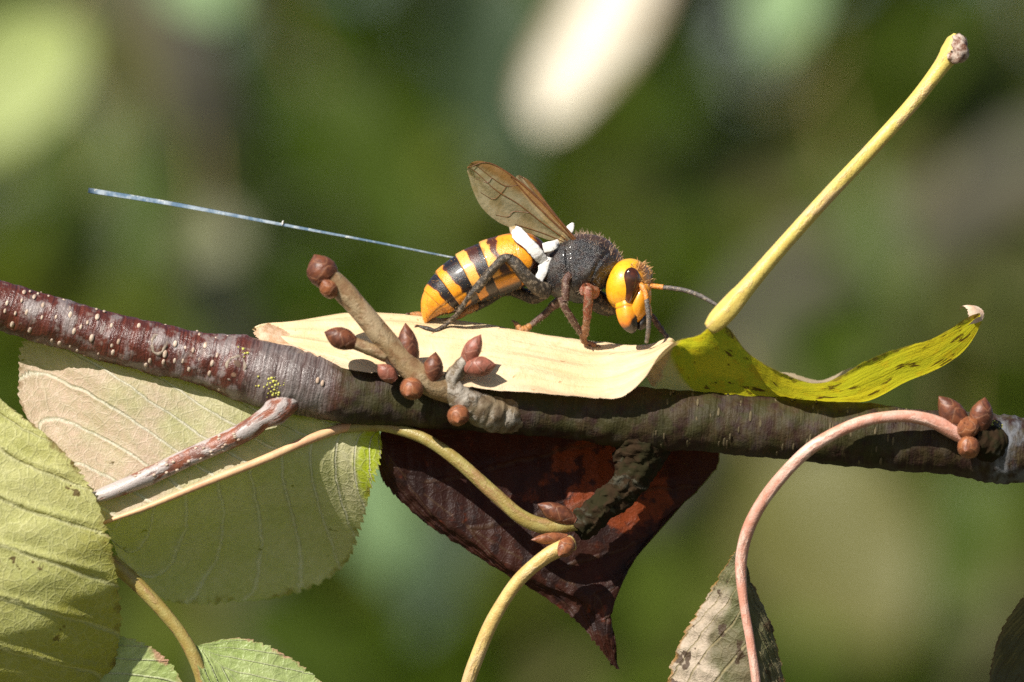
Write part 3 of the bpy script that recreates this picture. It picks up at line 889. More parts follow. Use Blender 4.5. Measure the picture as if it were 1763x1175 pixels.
stalk(lf4, [(985, 935, -34, 15), (968, 943, -42, 15), (935, 962, -46, 14), (890, 1003, -42, 13), (850, 1065, -34, 12.5), (822, 1130, -24, 12.5), (802, 1190, -16, 12), (798, 1240, -12, 10)], ST_CREAM)

# ------------------------------------------------------------------ leaves whose twig is out of the picture
def lime_tip(b, u, v, big):
    return b.step(u * 0.7 + v * 0.1 + (big - 0.5) * 0.5, 0.36, 0.55) * 0.8
FRONT = leaf_mat('front_leaf', (0.52, 0.52, 0.18), (0.62, 0.60, 0.26), (0.80, 0.76, 0.5), 8, 1.6, spot=(0.09, 0.04, 0.02), edge=(0.14, 0.07, 0.03), trans=0.36, tmix=0.7, tcol=(0.62, 0.58, 0.03), spot_at=(0.655, 0.69),
                 edge_at=0.965, bump=1.4, blush=((0.34, 0.32, 0.03), lime_tip), rough=0.5, vein_k=0.35)
fl = thing('leaf', W([(-150, 560, -60)])[0], 'yellow-green serrated leaf with brown-black spots, in front of the olive leaf', 'leaf')
st = [[(-330, 640, -40), (-250, 560, -75), (-165, 520, -90), (-90, 560, -85), (-40, 640, -80)],
      [(-420, 720, -30), (-300, 690, -70), (-165, 640, -100), (-70, 655, -96), (5, 690, -86)],
      [(-450, 850, -20), (-300, 810, -70), (-150, 770, -108), (-20, 770, -104), (96, 765, -82)],
      [(-440, 980, -20), (-290, 940, -75), (-130, 890, -114), (20, 875, -108), (158, 845, -78)],
      [(-400, 1090, -20), (-260, 1050, -75), (-105, 1000, -116), (50, 965, -106), (186, 925, -72)],
      [(-330, 1190, -20), (-210, 1150, -72), (-75, 1100, -90), (75, 1060, -74), (203, 1010, -40)],
      [(-240, 1270, -20), (-150, 1240, -62), (-40, 1190, -30), (90, 1150, -14), (207, 1095, 20)],
      [(-140, 1340, -24), (-70, 1310, -56), (0, 1280, 40), (95, 1230, 50), (178, 1185, 76)],
      [(40, 1400, 140), (45, 1400, 140), (50, 1402, 140), (60, 1396, 140), (70, 1388, 140)]]
V, F, UV = sheet(st, 240, 100, (44, 8, (-1, 1)), veins(8, 1.6, 6.0, 0.1), seed=2, wob=4.0)
mk('blade', Mesh().add(V, F, UV), FRONT, fl)
stalk(fl, [(-165, 515, -86, 9), (-165, 640, -104, 9), (-150, 770, -112, 9), (-105, 1000, -120, 7), (-75, 1100, -94, 6), (-40, 1190, -34, 5), (50, 1400, 138, 2)], ST_OLIVE, name='midrib')
stalk(fl, [(-165, 530, -86, 10), (-180, 440, -60, 10), (-200, 400, -30, 10), (-215, 470, 0, 12)], ST_OLIVE)

MINT = leaf_mat('pale_low_leaf', (0.30, 0.38, 0.11), (0.38, 0.45, 0.17), (0.50, 0.50, 0.32), 8, 2.5, edge=(0.45, 0.22, 0.15), trans=0.25, edge_at=0.94, rough=0.42, spec=0.5)
l5 = thing('leaf', W([(120, 1120, 60)])[0], 'pale green leaf with pinkish teeth, low down behind the spotted leaf', 'leaf')
simple_leaf(l5, [(90, 1110, 60, 1), (150, 1200, 55, 1), (220, 1300, 60, 1), (280, 1420, 70, 1)], 290, (-0.2, -0.55, -0.8), MINT, 12, 'blade')
stalk(l5, [(96, 1118, 60, 9), (70, 1070, 66, 9), (20, 1030, 70, 9)], ST_OLIVE)
l6 = thing('leaf', W([(345, 1115, 0)])[0], 'green leaf with a red rim, rising from below beside a bent stalk', 'leaf')
simple_leaf(l6, [(338, 1112, 10, 1), (400, 1165, 5, 1), (480, 1240, 0, 1), (600, 1340, 0, 1), (680, 1420, 10, 1)], 200, (0.1, -0.6, -0.8), MINT, 14, 'blade')
stalk(l6, [(190, 965, 4, 14), (235, 1005, 0, 14), (285, 1058, -4, 13), (320, 1105, -6, 12), (345, 1160, -6, 12), (358, 1220, 0, 11), (400, 1290, 4, 10), (470, 1240, 2, 6)], ST_OLIVE)
l7 = thing('leaf', W([(1790, 1050, 20)])[0], 'dark brown-green toothed leaf edge standing alone below the branch\'s bud cluster', 'leaf')
simple_leaf(l7, [(1830, 990, 20, 1), (1780, 1080, 20, 1), (1750, 1200, 20, 1), (1750, 1350, 20, 1)], 170, (0.55, 0.35, -0.7), leaf_mat('dark_corner_leaf', (0.07, 0.06, 0.02), (0.09, 0.08, 0.03), (0.12, 0.09, 0.04), 8, 2.5, edge=(0.08, 0.035, 0.015), trans=0.2), 15, 'blade')
stalk(l7, [(1830, 995, 20, 9), (1860, 930, 10, 9), (1900, 860, 0, 10), (1930, 800, -10, 12)], ST_OLIVE)

# ------------------------------------------------------------------ the dry leaf the hornet walks on
def tan_mat():
    b = Mat('dry_tan_leaf')
    u, v = b.uv()
    big = b.noise(0.012, 4); mid_ = b.noise(0.035, 4); small = b.noise(0.12, 4)
    tan = b.mix(b.step(big, 0.35, 0.65), (0.72, 0.52, 0.29), (0.82, 0.63, 0.39))
    tan = b.mix(b.step(mid_, 0.58, 0.72) * 0.5, tan, (0.62, 0.42, 0.22))
    # wrinkles run along the blade
    wr = b.noise(1.0, 4, b.vec(u * 9.0, v * 11.0, 0.0), 0.6, 0.4)
    tan = b.mix(b.step(wr, 0.54, 0.7) * 0.4, tan, (0.55, 0.36, 0.16))
    tan = b.mix((1.0 - b.step(v + (small - 0.5) * 0.2, -0.98, -0.8)) * 0.5, tan, (0.50, 0.36, 0.26))
    lobe = b.step(v, -0.72, -0.9) * (1.0 - b.step(u, 0.18, 0.36))
    grn = b.mix(b.step(big, 0.4, 0.6), (0.30, 0.36, 0.03), (0.52, 0.42, 0.03))
    grn = b.mix(b.step(mid_, 0.54, 0.64) * 0.8, grn, (0.40, 0.20, 0.02))
    strk = b.noise(1.0, 4, b.vec(u * 26.0, v * 5.0, 2.0), 0.6)
    grn = b.mix(b.step(strk + (b.step(u, 0.5, 0.8) - 1.0) * 0.03, 0.555, 0.62) * 0.9, grn, (0.10, 0.04, 0.010))
    edge = b.step(b.absf(v + 1.0) * -1.0 + (mid_ - 0.5) * 0.35 + (small - 0.5) * 0.2, -0.10, -0.03)
    edge = b.math('MAXIMUM', edge, b.step(b.absf(v - 0.2) * -1.0 + (mid_ - 0.5) * 0.5, -0.10, -0.02) * b.step(u, 0.75, 0.8))
    grn = b.mix(edge * 0.8, grn, (0.12, 0.06, 0.03))
    back = b.step(v, 0.35, 0.5)
    grn = b.mix(back, grn, (0.66, 0.50, 0.36))
    r = b.step(u + (mid_ - 0.5) * 0.03, 0.447, 0.462)
    c = b.mix(r, tan, grn)
    spots_ = b.step(b.noise(0.06, 2), 0.70, 0.74)
    c = b.mix(spots_ * 0.6, c, (0.30, 0.15, 0.05))
    h = wr * 0.9 + small * 0.5 + b.noise(0.4, 2) * 0.2
    nm = b.bump(h, 4.0, 0.8)
    c_lum = X(b, b.node('ShaderNodeRGBToBW', {0: c}).outputs[0])
    d = b.pbr(c, 0.5, nm, 0.35)
    t = b.translucent(b.mix(r, b.mix(0.5, c, (0.7, 0.45, 0.12)), b.mix(b.step(c_lum, 0.05, 0.2) * 0.55, c, (0.95, 0.85, 0.02))), nm)
    return b.done(b.mixs(b.math('ADD', r * 0.5, 0.15), d, t))
TAN = tan_mat()
dry = thing('dry_leaf', W([(1060, 684, -40)])[0], 'curled dry leaf, half tan and half green-yellow, lying on the branch under the hornet', 'leaf')
NE = [(443, 580, 30), (478, 600, 5), (560, 622, -25), (655, 645, -58), (800, 664, -72), (905, 673, -76), (1000, 687, -78), (1060, 684, -84), (1112, 653, -96), (1165, 592, -104), (1200, 573, -108), (1232, 560, -108),
      (1265, 578, -108), (1300, 612, -106), (1345, 649, -104), (1395, 658, -100), (1445, 648, -94), (1530, 612, -80), (1600, 582, -58), (1655, 558, -34), (1689, 542, -18)]
CE = [(440, 567, 42), (466, 560, 62), (555, 546, 74), (645, 540, 80), (800, 553, 80), (900, 568, 78), (1000, 588, 76), (1055, 593, 74), (1112, 593, 70), (1156, 586, 44), (1180, 636, 50), (1208, 672, 48),
      (1262, 681, 42), (1315, 686, 40), (1370, 692, 40), (1430, 693, 40), (1495, 690, 38), (1560, 656, 34), (1628, 628, 30), (1670, 592, 24), (1691, 552, 10)]
BE = [(438, 570, 46), (464, 568, 80), (552, 560, 108), (646, 556, 118), (802, 570, 120), (902, 586, 118), (1002, 604, 112), (1056, 618, 106), (1104, 646, 102), (1124, 668, 96), (1160, 677, 96), (1214, 670, 102),
      (1268, 636, 106), (1315, 640, 108), (1360, 644, 108), (1410, 655, 108), (1462, 634, 104), (1525, 620, 84), (1602, 594, 62), (1660, 566, 40), (1688, 550, 14)]
st = []
for i, (a, c, e) in enumerate(zip(NE, CE, BE)):
    a, c, e = map(lambda q: np.array(q, float), (a, c, e))
    up = np.array([0, -1.0, 0])
    left = i < 9
    m1 = a + (c - a) * 0.33 + (up * 5 if left else np.array([0, 4, 6.0]))
    m2 = a + (c - a) * 0.68 + (up * 6 if left else np.array([0, 5, 4.0]))
    m3 = (c + e) / 2 + (up * 4 if left else np.array([0, 8.0, 4.0]))
    st.append([tuple(a), tuple(m1), tuple(m2), tuple(c), tuple(m3), tuple(e)])
def dry_relief(u, v):
    x = u * 20 + v * 1.5
    lf = np.clip((0.52 - u) / 0.1, 0.12, 1)
    return lf * (2.4 * np.sin(v * 9 + 2.2 * np.sin(u * 11)) + 1.4 * np.sin(v * 23 + 3 * np.sin(u * 7) + 9 * u)) + 1.2 * np.sin(x * 2.1) + 5.0 * np.exp(-((v + 1) / 0.05) ** 2) * np.sin(u * 47)
V, F, UV = sheet(st, 420, 110, (30, 3, (-1, 1)), dry_relief, seed=8, wob=2.5)
mk('blade', Mesh().add(V, F, UV), TAN, dry)
PALE = plain_mat('pale_curled_edge', (0.72, 0.54, 0.40), (0.60, 0.38, 0.25), 0.05, 0.6)
# little curled tip
st = [[(1690, 552, 0), (1680, 556, -8), (1664, 560, -14)], [(1693, 540, 2), (1682, 542, -10), (1668, 546, -16)], [(1686, 530, 6), (1676, 530, -8), (1664, 532, -14)], [(1672, 526, 10), (1664, 526, -4), (1656, 528, -10)], [(1656, 530, 6), (1653, 533, 0), (1651, 536, -4)]]
V, F, UV = sheet(st, 40, 20, (9, 4, (-1, 1)), None, seed=3, wob=2.0)
mk('curled_tip', Mesh().add(V, F, UV), PALE, dry)
# frayed tip at the far left end
st = [[(436, 575, 20), (448, 566, 26), (462, 556, 40)], [(452, 590, 8), (468, 580, 14), (486, 566, 40)], [(486, 606, -8), (505, 596, 0), (520, 590, 20)], [(540, 618, -24), (552, 612, -18), (560, 606, -8)]]
V, F, UV = sheet(st, 60, 24, (14, 5, (-1, 1)), None, seed=5, wob=4.0)
mk('frayed_tip', Mesh().add(V, F, UV), plain_mat('frayed_brown_edge', (0.42, 0.24, 0.12), (0.62, 0.44, 0.30), 0.06, 0.7, 1.2), dry)
pet = stalk(dry, [(1222, 566, -104, 13), (1236, 552, -108, 19), (1258, 528, -108, 20), (1290, 490, -104, 16.5), (1340, 432, -94, 14.5), (1420, 343, -72, 13.5), (1500, 258, -42, 13), (1570, 180, -36, 13), (1615, 122, -32, 14.5), (1636, 92, -30, 19), (1648, 72, -30, 20), (1652, 60, -30, 12)],
            ST_YELLOW, 140, rf=lambda u, th, L: 1 + 0.04 * np.sin(th * 2 + u * 7) + 0.05 * np.sin(th * 5 + u * 60) * (u > 0.94) + 0.05 * np.sin(th * 5) * (u < 0.12))
TORN = plain_mat('torn_stalk_end', (0.16, 0.06, 0.03), (0.55, 0.44, 0.36), 0.12, 0.6, 1.4)
V, F, UV = tube([(1632, 100, -46, 6), (1650, 96, -50, 14), (1652, 78, -50, 13), (1646, 62, -44, 8)], 24, 18, lambda u, th, L: 1 + 0.2 * np.sin(th * 4 + u * 17))
mk('torn_end', Mesh().add(V, F, UV), TORN, pet)

# ------------------------------------------------------------------ the hornet
def col4(c, n): return np.tile(np.append(np.array(c, float), 1.0), (n, 1))
def chitin_mat(name, rough=0.28, bump=0.5, spec=0.6, coat=0.3):
    b = Mat(name)
    c, a = b.col()
    n1 = b.noise(0.12, 4)
    f = b.noise(0.6, 3)
    c = b.mix(b.step(n1, 0.45, 0.75) * 0.28, c, (0.10, 0.03, 0.01))
    return b.done(b.pbr(c, b.math('ADD', f * 0.2, rough), b.bump(f * 0.6 + n1 * 0.4, 1.6 * bump, 0.6), spec, **{'Coat Weight': coat, 'Coat Roughness': 0.12}))
CHITIN = chitin_mat('hornet_chitin', 0.26, 1.3, 0.55, 0.45)
HEADM = chitin_mat('hornet_head_chitin', 0.28, 0.6, 0.5, 0.4)
THORAX = chitin_mat('hornet_thorax_chitin', 0.24, 3.4, 0.6, 0.35)
def leg_mat():
    b = Mat('hornet_leg_chitin')
    c, a = b.col()
    n1 = b.noise(0.14, 4); f = b.noise(0.5, 3)
    dusty = b.mix(0.75, c, (0.42, 0.32, 0.22))
    c = b.mix(b.step(n1, 0.48, 0.66) * 0.55, c, dusty)
    c = b.mix(b.step(f, 0.5, 0.7) * 0.6, c, (0.015, 0.010, 0.008))
    return b.done(b.pbr(c, b.math('ADD', f * 0.3, 0.3), b.bump(f * 0.7 + n1 * 0.4, 3.0, 0.8), 0.5))
LEGM = leg_mat()

hornet = thing('hornet', W([(930, 575, 60)])[0], 'giant hornet with orange head and black-and-orange striped abdomen, walking on the dry leaf', 'hornet')
ORANGE = np.array((0.86, 0.315, 0.010)); CREAM = np.array((0.88, 0.50, 0.13)); BLACK = np.array((0.010, 0.008, 0.010)); BROWN = np.array((0.075, 0.018, 0.006))
body = Mesh()
# --- abdomen: six overlapping segments, planar frame (angle 0 = back)
AB = np.array([(938, 456, 60, 15), (930, 453, 60, 28), (916, 449, 60, 43), (893, 448, 60, 49.5), (868, 455, 60, 50.5), (842, 464, 60, 50), (806, 480, 60, 47), (773, 502, 60, 41), (750, 522, 60, 29), (738, 540, 60, 15), (732, 556, 60, 2.0)], float)
Q, L = arclen_resample(AB, 300)
def s_of(px, py):
    return int(np.argmin((Q[:, 0] - px) ** 2 + (Q[:, 1] - py) ** 2)) / 299
bounds = [0.0, s_of(893, 448), s_of(842, 464), s_of(806, 480), s_of(773, 502), s_of(751, 522), 1.0]
def ab_rf(u, th, L_):
    k = np.clip(np.searchsorted(bounds, u.ravel(), side='right') - 1, 0, 5).reshape(u.shape)
    b0 = np.array(bounds)[k]; b1 = np.array(bounds)[k + 1]
    f = (u - b0) / (b1 - b0)
    r = 0.955 + 0.05 * f ** 0.8 - 0.03 * np.clip((f - 0.96) / 0.04, 0, 1)
    # sternite groove low on the side
    ang = np.pi - np.abs(((th + np.pi) % (2 * np.pi)) - np.pi)
    r -= 0.025 * np.exp(-((ang - 1.95) / 0.07) ** 2)
    return r
V, F, UV = tube(AB, 300, 120, ab_rf, plane=True)
u_ = UV[:, 0] / L
k_ = np.clip(np.searchsorted(bounds, u_, side='right') - 1, 0, 5)
f_ = (u_ - np.array(bounds)[k_]) / (np.array(bounds)[k_ + 1] - np.array(bounds)[k_])
an = UV[:, 1] * 2 * np.pi
an = np.pi - np.abs(((an + np.pi) % (2 * np.pi)) - np.pi)          # 0 = back, pi = belly
wv = vnoise(V, 0.05, 3) * 0.09 + vnoise(V, 0.15, 4) * 0.05
C = np.zeros((len(V), 4)); C[:, 3] = 1
def sstep(x, a, b): t = np.clip((x - a) / (b - a), 0, 1); return t * t * (3 - 2 * t)
for i in range(len(V)):
    k, f, a, w_ = k_[i], f_[i] + wv[i], an[i], wv[i]
    low = a > 1.95
    if not low:
        if k == 0:
            m_ = sstep(f, 0.50, 0.6); c = BROWN * (1 - m_) + ORANGE * m_
            if f < 0.35: c = c * 0.9
        elif k == 1:
            m_ = sstep(f, 0.46 + 0.1 * math.sin(a * 2) - 0.06, 0.46 + 0.1 * math.sin(a * 2)) * (1 - sstep(f, 0.68 + 0.05 * math.sin(a * 3), 0.74 + 0.05 * math.sin(a * 3)))
            c = ORANGE * (1 - m_) + BROWN * m_
            if f > 0.74: c = c * 0.5 + CREAM * 0.5
        elif k == 5:
            c = ORANGE * 0.97 + CREAM * 0.05
        else:
            e = {2: 0.52, 3: 0.56, 4: 0.55}[k] + 0.06 * math.cos(a * 2.2)
            m_ = sstep(f, e, e + 0.05)
            dk = BLACK if (k > 2 or f < 0.18 or a > 1.2) else (BLACK * 0.35 + BROWN * 0.65)
            c = dk * (1 - m_) + (ORANGE if k != 2 else (ORANGE * 0.45 + CREAM * 0.55)) * m_
            m2 = sstep(f, e - 0.10, e) * (1 - m_); c = c * (1 - m2 * 0.6) + np.array((0.12, 0.028, 0.006)) * m2 * 0.6
    else:
        m_ = sstep(f, 0.45, 0.52) * (1 - sstep(a, 2.35 + 0.35 * f, 2.5 + 0.35 * f))
        if k == 1: m_ = sstep(f, 0.1, 0.2) * (1 - sstep(a, 2.3, 2.5))
        if k == 5: m_ = 0.8 * (1 - sstep(a, 2.5, 2.8))
        c = BLACK * (1 - m_) + ORANGE * 0.95 * m_ + BROWN * 0.15 * (1 - m_)
    if abs(a - 1.95) < 0.05: c = c * 0.35
    if f > 0.97 and k < 5: c = c * 0.6
    C[i, :3] = c
body.add(V, F, UV, 0, C)
# --- thorax
TH = [(930, 457, 60, 13), (938, 459, 60, 30), (952, 462, 60, 47), (974, 463, 60, 58), (1000, 461, 60, 60), (1024, 462, 58, 56), (1044, 468, 56, 43), (1058, 476, 54, 24), (1068, 484, 52, 12)]
def th_rf(u, th, L_):
    a = np.abs(((th + np.pi) % (2 * np.pi)) - np.pi)
    return 1 - 0.05 * np.exp(-((u - 0.33) / 0.03) ** 2) - 0.05 * np.exp(-((u - 0.70 - 0.08 * np.cos(th)) / 0.02) ** 2) + 0.03 * np.sin(5 * a + 9 * u) - 0.06 * np.exp(-((a - 1.1) / 0.12) ** 2) * (u > 0.3)
V, F, UV = tube(TH, 120, 72, th_rf, plane=True)
V[:, :] += 0
a = UV[:, 1] * 2 * np.pi; a = np.abs(((a + np.pi) % (2 * np.pi)) - np.pi)
g = sstep(vnoise(V, 0.07, 8), 0.1, 0.9)[:, None]
C = np.ones((len(V), 4))
C[:, :3] = np.array((0.009, 0.008, 0.009)) * (1 - g) + np.array((0.040, 0.033, 0.028)) * g
top = (sstep(-a, -0.75, -0.45) * sstep(UV[:, 0] / UV[:, 0].max(), 0.35, 0.5))[:, None]
C[:, :3] = C[:, :3] * (1 - top) + np.array((0.06, 0.033, 0.022)) * top
body.add(V, F, UV, 1, C)
# --- head, built in its own axes: forward, right (towards us), up
hf = np.array((0.92, 0.26, -0.29)); hf /= np.linalg.norm(hf)
hr = np.array((-0.25, 0.04, -0.97)); hr -= hf * (hr @ hf); hr /= np.linalg.norm(hr)
hu = np.cross(hr, hf); hu = hu if hu[1] < 0 else -hu
HC = np.array((1081, 491, 46.0))
HA = np.array([hf * 38, hr * 50, hu * 46])
def head_fn(Pn):
    q = Pn.copy()
    f_, r_, u2 = Pn[:, 0], Pn[:, 1], Pn[:, 2]
    # squarish cheeks, narrower below, flat back
    sgn = np.sign(q); q = sgn * np.abs(q) ** 0.86
    nrm = np.linalg.norm(q, axis=1)[:, None] ** 0.55
    q = q / nrm
    q[:, 1] *= 1 - 0.08 * np.clip(-u2, 0, 1)
    q[:, 0] *= np.where(f_ < 0, 0.92, 1.0)
    return q
V, F, UV, Un = ellipsoid(HC, HA, 90, 120, head_fn)
C = np.ones((len(V), 4))
base = np.array((0.88, 0.42, 0.014)); face_ = np.array((0.72, 0.28, 0.02)); rear = np.array((0.55, 0.14, 0.01))
C[:, :3] = base
w1 = sstep(Un[:, 0], 0.45, 0.8)[:, None]; C[:, :3] = C[:, :3] * (1 - w1) + face_ * w1
w2 = sstep(-Un[:, 0], 0.80, 0.97)[:, None]; C[:, :3] = C[:, :3] * (1 - w2) + rear * w2
w3 = (sstep(Un[:, 2], 0.5, 0.8) * sstep(Un[:, 0], 0.1, 0.5))[:, None]; C[:, :3] = C[:, :3] * (1 - w3) + np.array((0.30, 0.11, 0.03)) * w3
w4 = np.exp(-((Un[:, 2] + 0.80) / 0.03) ** 2)[:, None] * 0.7; C[:, :3] *= 1 - w4
body.add(V, F, UV, 2, C)
# clypeus: the swollen lower face
V, F, UV, Un = ellipsoid((1103, 522, 27), [hf * 16, hr * 25, hu * 36], 30, 40)
body.add(V, F, UV, 2, col4((0.78, 0.31, 0.015), len(V)))
mk('body', body, [CHITIN, THORAX, HEADM], hornet)

# eyes
def eye_mat():
    b = Mat('compound_eye')
    n1 = b.noise(0.05, 4)
    c = b.mix(b.step(n1, 0.4, 0.65), (0.035, 0.010, 0.004), (0.10, 0.025, 0.006))
    return b.done(b.pbr(c, 0.09, b.bump(b.voro(0.9), 0.25, 0.25), 0.6, **{'Coat Weight': 0.6, 'Coat Roughness': 0.04}))
EYE = eye_mat()
def eye(side):
    # a bean set into the side of the head
    n_ = hr * side * 0.80 + hf * 0.60
    n_ /= np.linalg.norm(n_)
    c = HC + hf * 38 * 0.44 + hr * side * 50 * 0.70 + hu * 3
    ln = hu * 0.98 + hf * -0.16; ln -= n_ * (ln @ n_); ln /= np.linalg.norm(ln)
    sd = np.cross(n_, ln)
    def fn(P):
        q = P.copy(); q[:, 1] *= 1 + 0.38 * P[:, 0]; q[:, 1] += 0.18 * (P[:, 0] ** 2)
        return q
    V, F, UV, _ = ellipsoid(c, [ln * 33, sd * 14.5, n_ * 13], 40, 48, fn)
    return mk('eye', Mesh().add(V, F, UV, 0, col4((0.05, 0.015, 0.005), len(V))), EYE, hornet)
eye(1); eye(-1)

# mandibles: broad orange jaws with black teeth
def mandible(p0, p1, p2, r, flat, tip):
    path = [(*p0, r * 0.9), (*(np.array(p0) * 0.5 + np.array(p1) * 0.5), r), (*p1, r * 0.86), (*(np.array(p1) * 0.35 + np.array(p2) * 0.65), r * 0.6), (*p2, r * 0.2)]
    V, F, UV = tube(path, 40, 28, lambda u, th, L_: 1 + 0.07 * np.cos(th * 4) - 0.07 * np.exp(-((u - 0.26) / 0.02) ** 2), flat=flat, plane=True)
    t = UV[:, 0] / UV[:, 0].max()
    w_ = sstep(t + vnoise(V, 0.1, 5) * 0.06 + np.clip((V[:, 0] - 1084) / 60, 0, 0.2), 0.60, 0.74)[:, None]
    C = np.ones((len(V), 4)); rd = sstep(t, 0.3, 0.75)[:, None]
    seam = np.exp(-((t - 0.27) / 0.022) ** 2)[:, None] * 0.75
    C[:, :3] = (np.array((0.86, 0.37, 0.015)) * (1 - rd) + np.array((0.66, 0.19, 0.02)) * rd) * (1 - w_) * (1 - seam) + np.array((0.012, 0.008, 0.006)) * w_ + np.array((0.16, 0.04, 0.01)) * seam
    return mk('mandible', Mesh().add(V, F, UV, 0, C), HEADM, hornet)
mandible((1077, 514, 22), (1081, 550, 14), (1091, 573, 18), 18.0, 0.8, 0)
mandible((1106, 524, 40), (1109, 548, 30), (1100, 568, 24), 14, 0.8, 0)

# antennae
GREYA = np.array((0.10, 0.085, 0.075))
def antenna(sc_path, fl_path):
    V, F, UV = tube(sc_path, 24, 16)
    t = UV[:, 0] / UV[:, 0].max()
    an_ = mk('antenna', Mesh().add(V, F, UV, 0, np.append(np.array((0.70, 0.24, 0.02)), 1.0) * np.ones((len(V), 1))), LEGM, hornet)
    Vf, Ff, Uf = tube(fl_path, 110, 16, lambda u, th, L_: 1 + 0.10 * (np.abs(np.sin(u * L_ * 0.34)) - 0.5))
    fo = mk('flagellum', Mesh().add(Vf, Ff, Uf, 0, col4(GREYA, len(Vf))), LEGM, an_)
    fo['label'] = 'grey ringed feeler'
antenna([(1100, 488, 12, 5), (1107, 495, 2, 5), (1112, 508, -4, 4.5), (1113, 516, -5, 4)], [(1113, 514, -5, 4), (1115, 532, -5, 4.2), (1117, 550, -3, 4.2), (1116, 570, 4, 4), (1113, 590, 14, 3.2)])
antenna([(1112, 494, 40, 4.5), (1124, 493, 34, 4.5), (1142, 495, 30, 4.6)], [(1141, 495, 30, 3.6), (1160, 497, 27, 4), (1185, 502, 22, 4), (1210, 512, 16, 4), (1236, 527, 8, 3)])

# wings
def wing_mat():
    b = Mat('amber_wing')
    u, v = b.uv()
    n1 = b.noise(0.05, 4)
    c = b.mix(b.step(n1, 0.35, 0.65), (0.66, 0.54, 0.34), (0.52, 0.38, 0.20))
    lead = 1.0 - b.step(v, -0.75, -0.35)
    c = b.mix(lead * 0.85, c, (0.30, 0.12, 0.02))
    h = b.noise(0.12, 4)
    nm = b.bump(h, 2.5, 0.8)
    tr = b.node('ShaderNodeBsdfTransparent', {'Color': (0.82, 0.70, 0.46)})
    d = b.pbr(c, 0.25, nm, 0.5)
    tl = b.translucent(c, nm)
    return b.done(b.mixs(b.math('ADD', lead * 0.25, 0.42), X(b, tr.outputs[0]), b.mixs(0.4, d, tl)))
WING = wing_mat()
VEIN = plain_mat('wing_vein', (0.10, 0.04, 0.012), (0.16, 0.06, 0.015), 0.08, 0.4)
def wing(Ls, Ts, dz, veins_, label):
    st = []
    n = len(Ls)
    for i, (a, c) in enumerate(zip(Ls, Ts)):
        d0, d1 = dz(i / (n - 1))
        st.append([(*a, d0), (a[0] * .67 + c[0] * .33, a[1] * .67 + c[1] * .33, d0 * .67 + d1 * .33 - 2), (a[0] * .33 + c[0] * .67, a[1] * .33 + c[1] * .67, d0 * .33 + d1 * .67 + 2), (*c, d1)])
    def rel(u, v): return 1.1 * np.sin(v * 8 + 3 * u) + 0.8 * np.sin(u * 21 + v * 4)
    V, F, UV = sheet(st, 120, 40, None, rel)
    o = mk('wing', Mesh().add(V, F, UV), WING, hornet)
    o['label'] = label
    G = V.reshape(120, 40, 3)
    for vn in veins_:
        pts = []
        for (u, v, r) in vn:
            fi, fj = u * 119, (v + 1) / 2 * 39
            i0, j0 = min(int(fi), 118), min(int(fj), 38)
            a_, b_ = fi - i0, fj - j0
            p = (G[i0, j0] * (1 - a_) * (1 - b_) + G[i0 + 1, j0] * a_ * (1 - b_) + G[i0, j0 + 1] * (1 - a_) * b_ + G[i0 + 1, j0 + 1] * a_ * b_)
            pts.append((p[0], p[1], p[2] - 1.0, r))
        pts = [(*p_[:3], p_[3] * 0.75) for p_ in pts]
        Vv, Fv, Uv = tube(pts, 40, 8)
        mk('vein', Mesh().add(Vv, Fv, Uv), VEIN, o)
    return o
WL = [(1004, 428), (976, 396), (951, 367), (923, 337), (898, 316), (880, 303), (862, 291), (842, 281), (825, 277), (811, 280), (805, 289)]
WT = [(1003, 434), (975, 421), (945, 414), (915, 403), (885, 394), (862, 385), (842, 371), (826, 353), (814, 328), (807, 308), (804, 295)]
VN = [[(0, -1, 3.2), (0.2, -1, 2.8), (0.42, -1, 2.4), (0.7, -1, 1.4), (1, -1, 0.9)],
      [(0, -0.6, 2.2), (0.15, -0.45, 1.8), (0.3, -0.55, 1.8), (0.42, -0.82, 1.6), (0.5, -0.95, 1.2)],
      [(0, 0.2, 1.6), (0.12, 0.35, 1.4), (0.26, 0.1, 1.2), (0.4, -0.1, 1.1), (0.6, -0.1, 1.0), (0.8, -0.2, 0.8), (0.93, -0.3, 0.5)],
      [(0, 0.7, 1.3), (0.15, 0.72, 1.2), (0.28, 0.75, 1.0), (0.4, 0.8, 0.7)],
      [(0.32, 0.0, 1.0), (0.42, 0.3, 0.9), (0.46, 0.62, 0.8), (0.55, 0.8, 0.6)],
      [(0.42, -0.85, 1.1), (0.52, -0.5, 0.9), (0.65, -0.45, 0.8), (0.82, -0.65, 0.6), (0.9, -0.95, 0.5)],
      [(0.52, -0.5, 0.8), (0.55, -0.1, 0.8), (0.6, 0.3, 0.7), (0.72, 0.5, 0.5)],
      [(0.65, -0.45, 0.8), (0.68, -0.15, 0.7), (0.8, 0.2, 0.5)]]
wing(WL, WT, lambda t: (26 - 14 * t, 30 - 2 * t), VN, 'near amber wing with brown leading edge')
FL = [(1000, 424), (978, 398), (955, 370), (935, 343), (917, 319), (903, 306), (893, 302)]
FT_ = [(996, 430), (962, 402), (934, 376), (912, 350), (896, 328), (888, 312), (888, 304)]
wing(FL, FT_, lambda t: (94 + 20 * t, 92 + 40 * t), [VN[0], VN[2], VN[5]], 'far amber wing raised edge-on behind the near one')

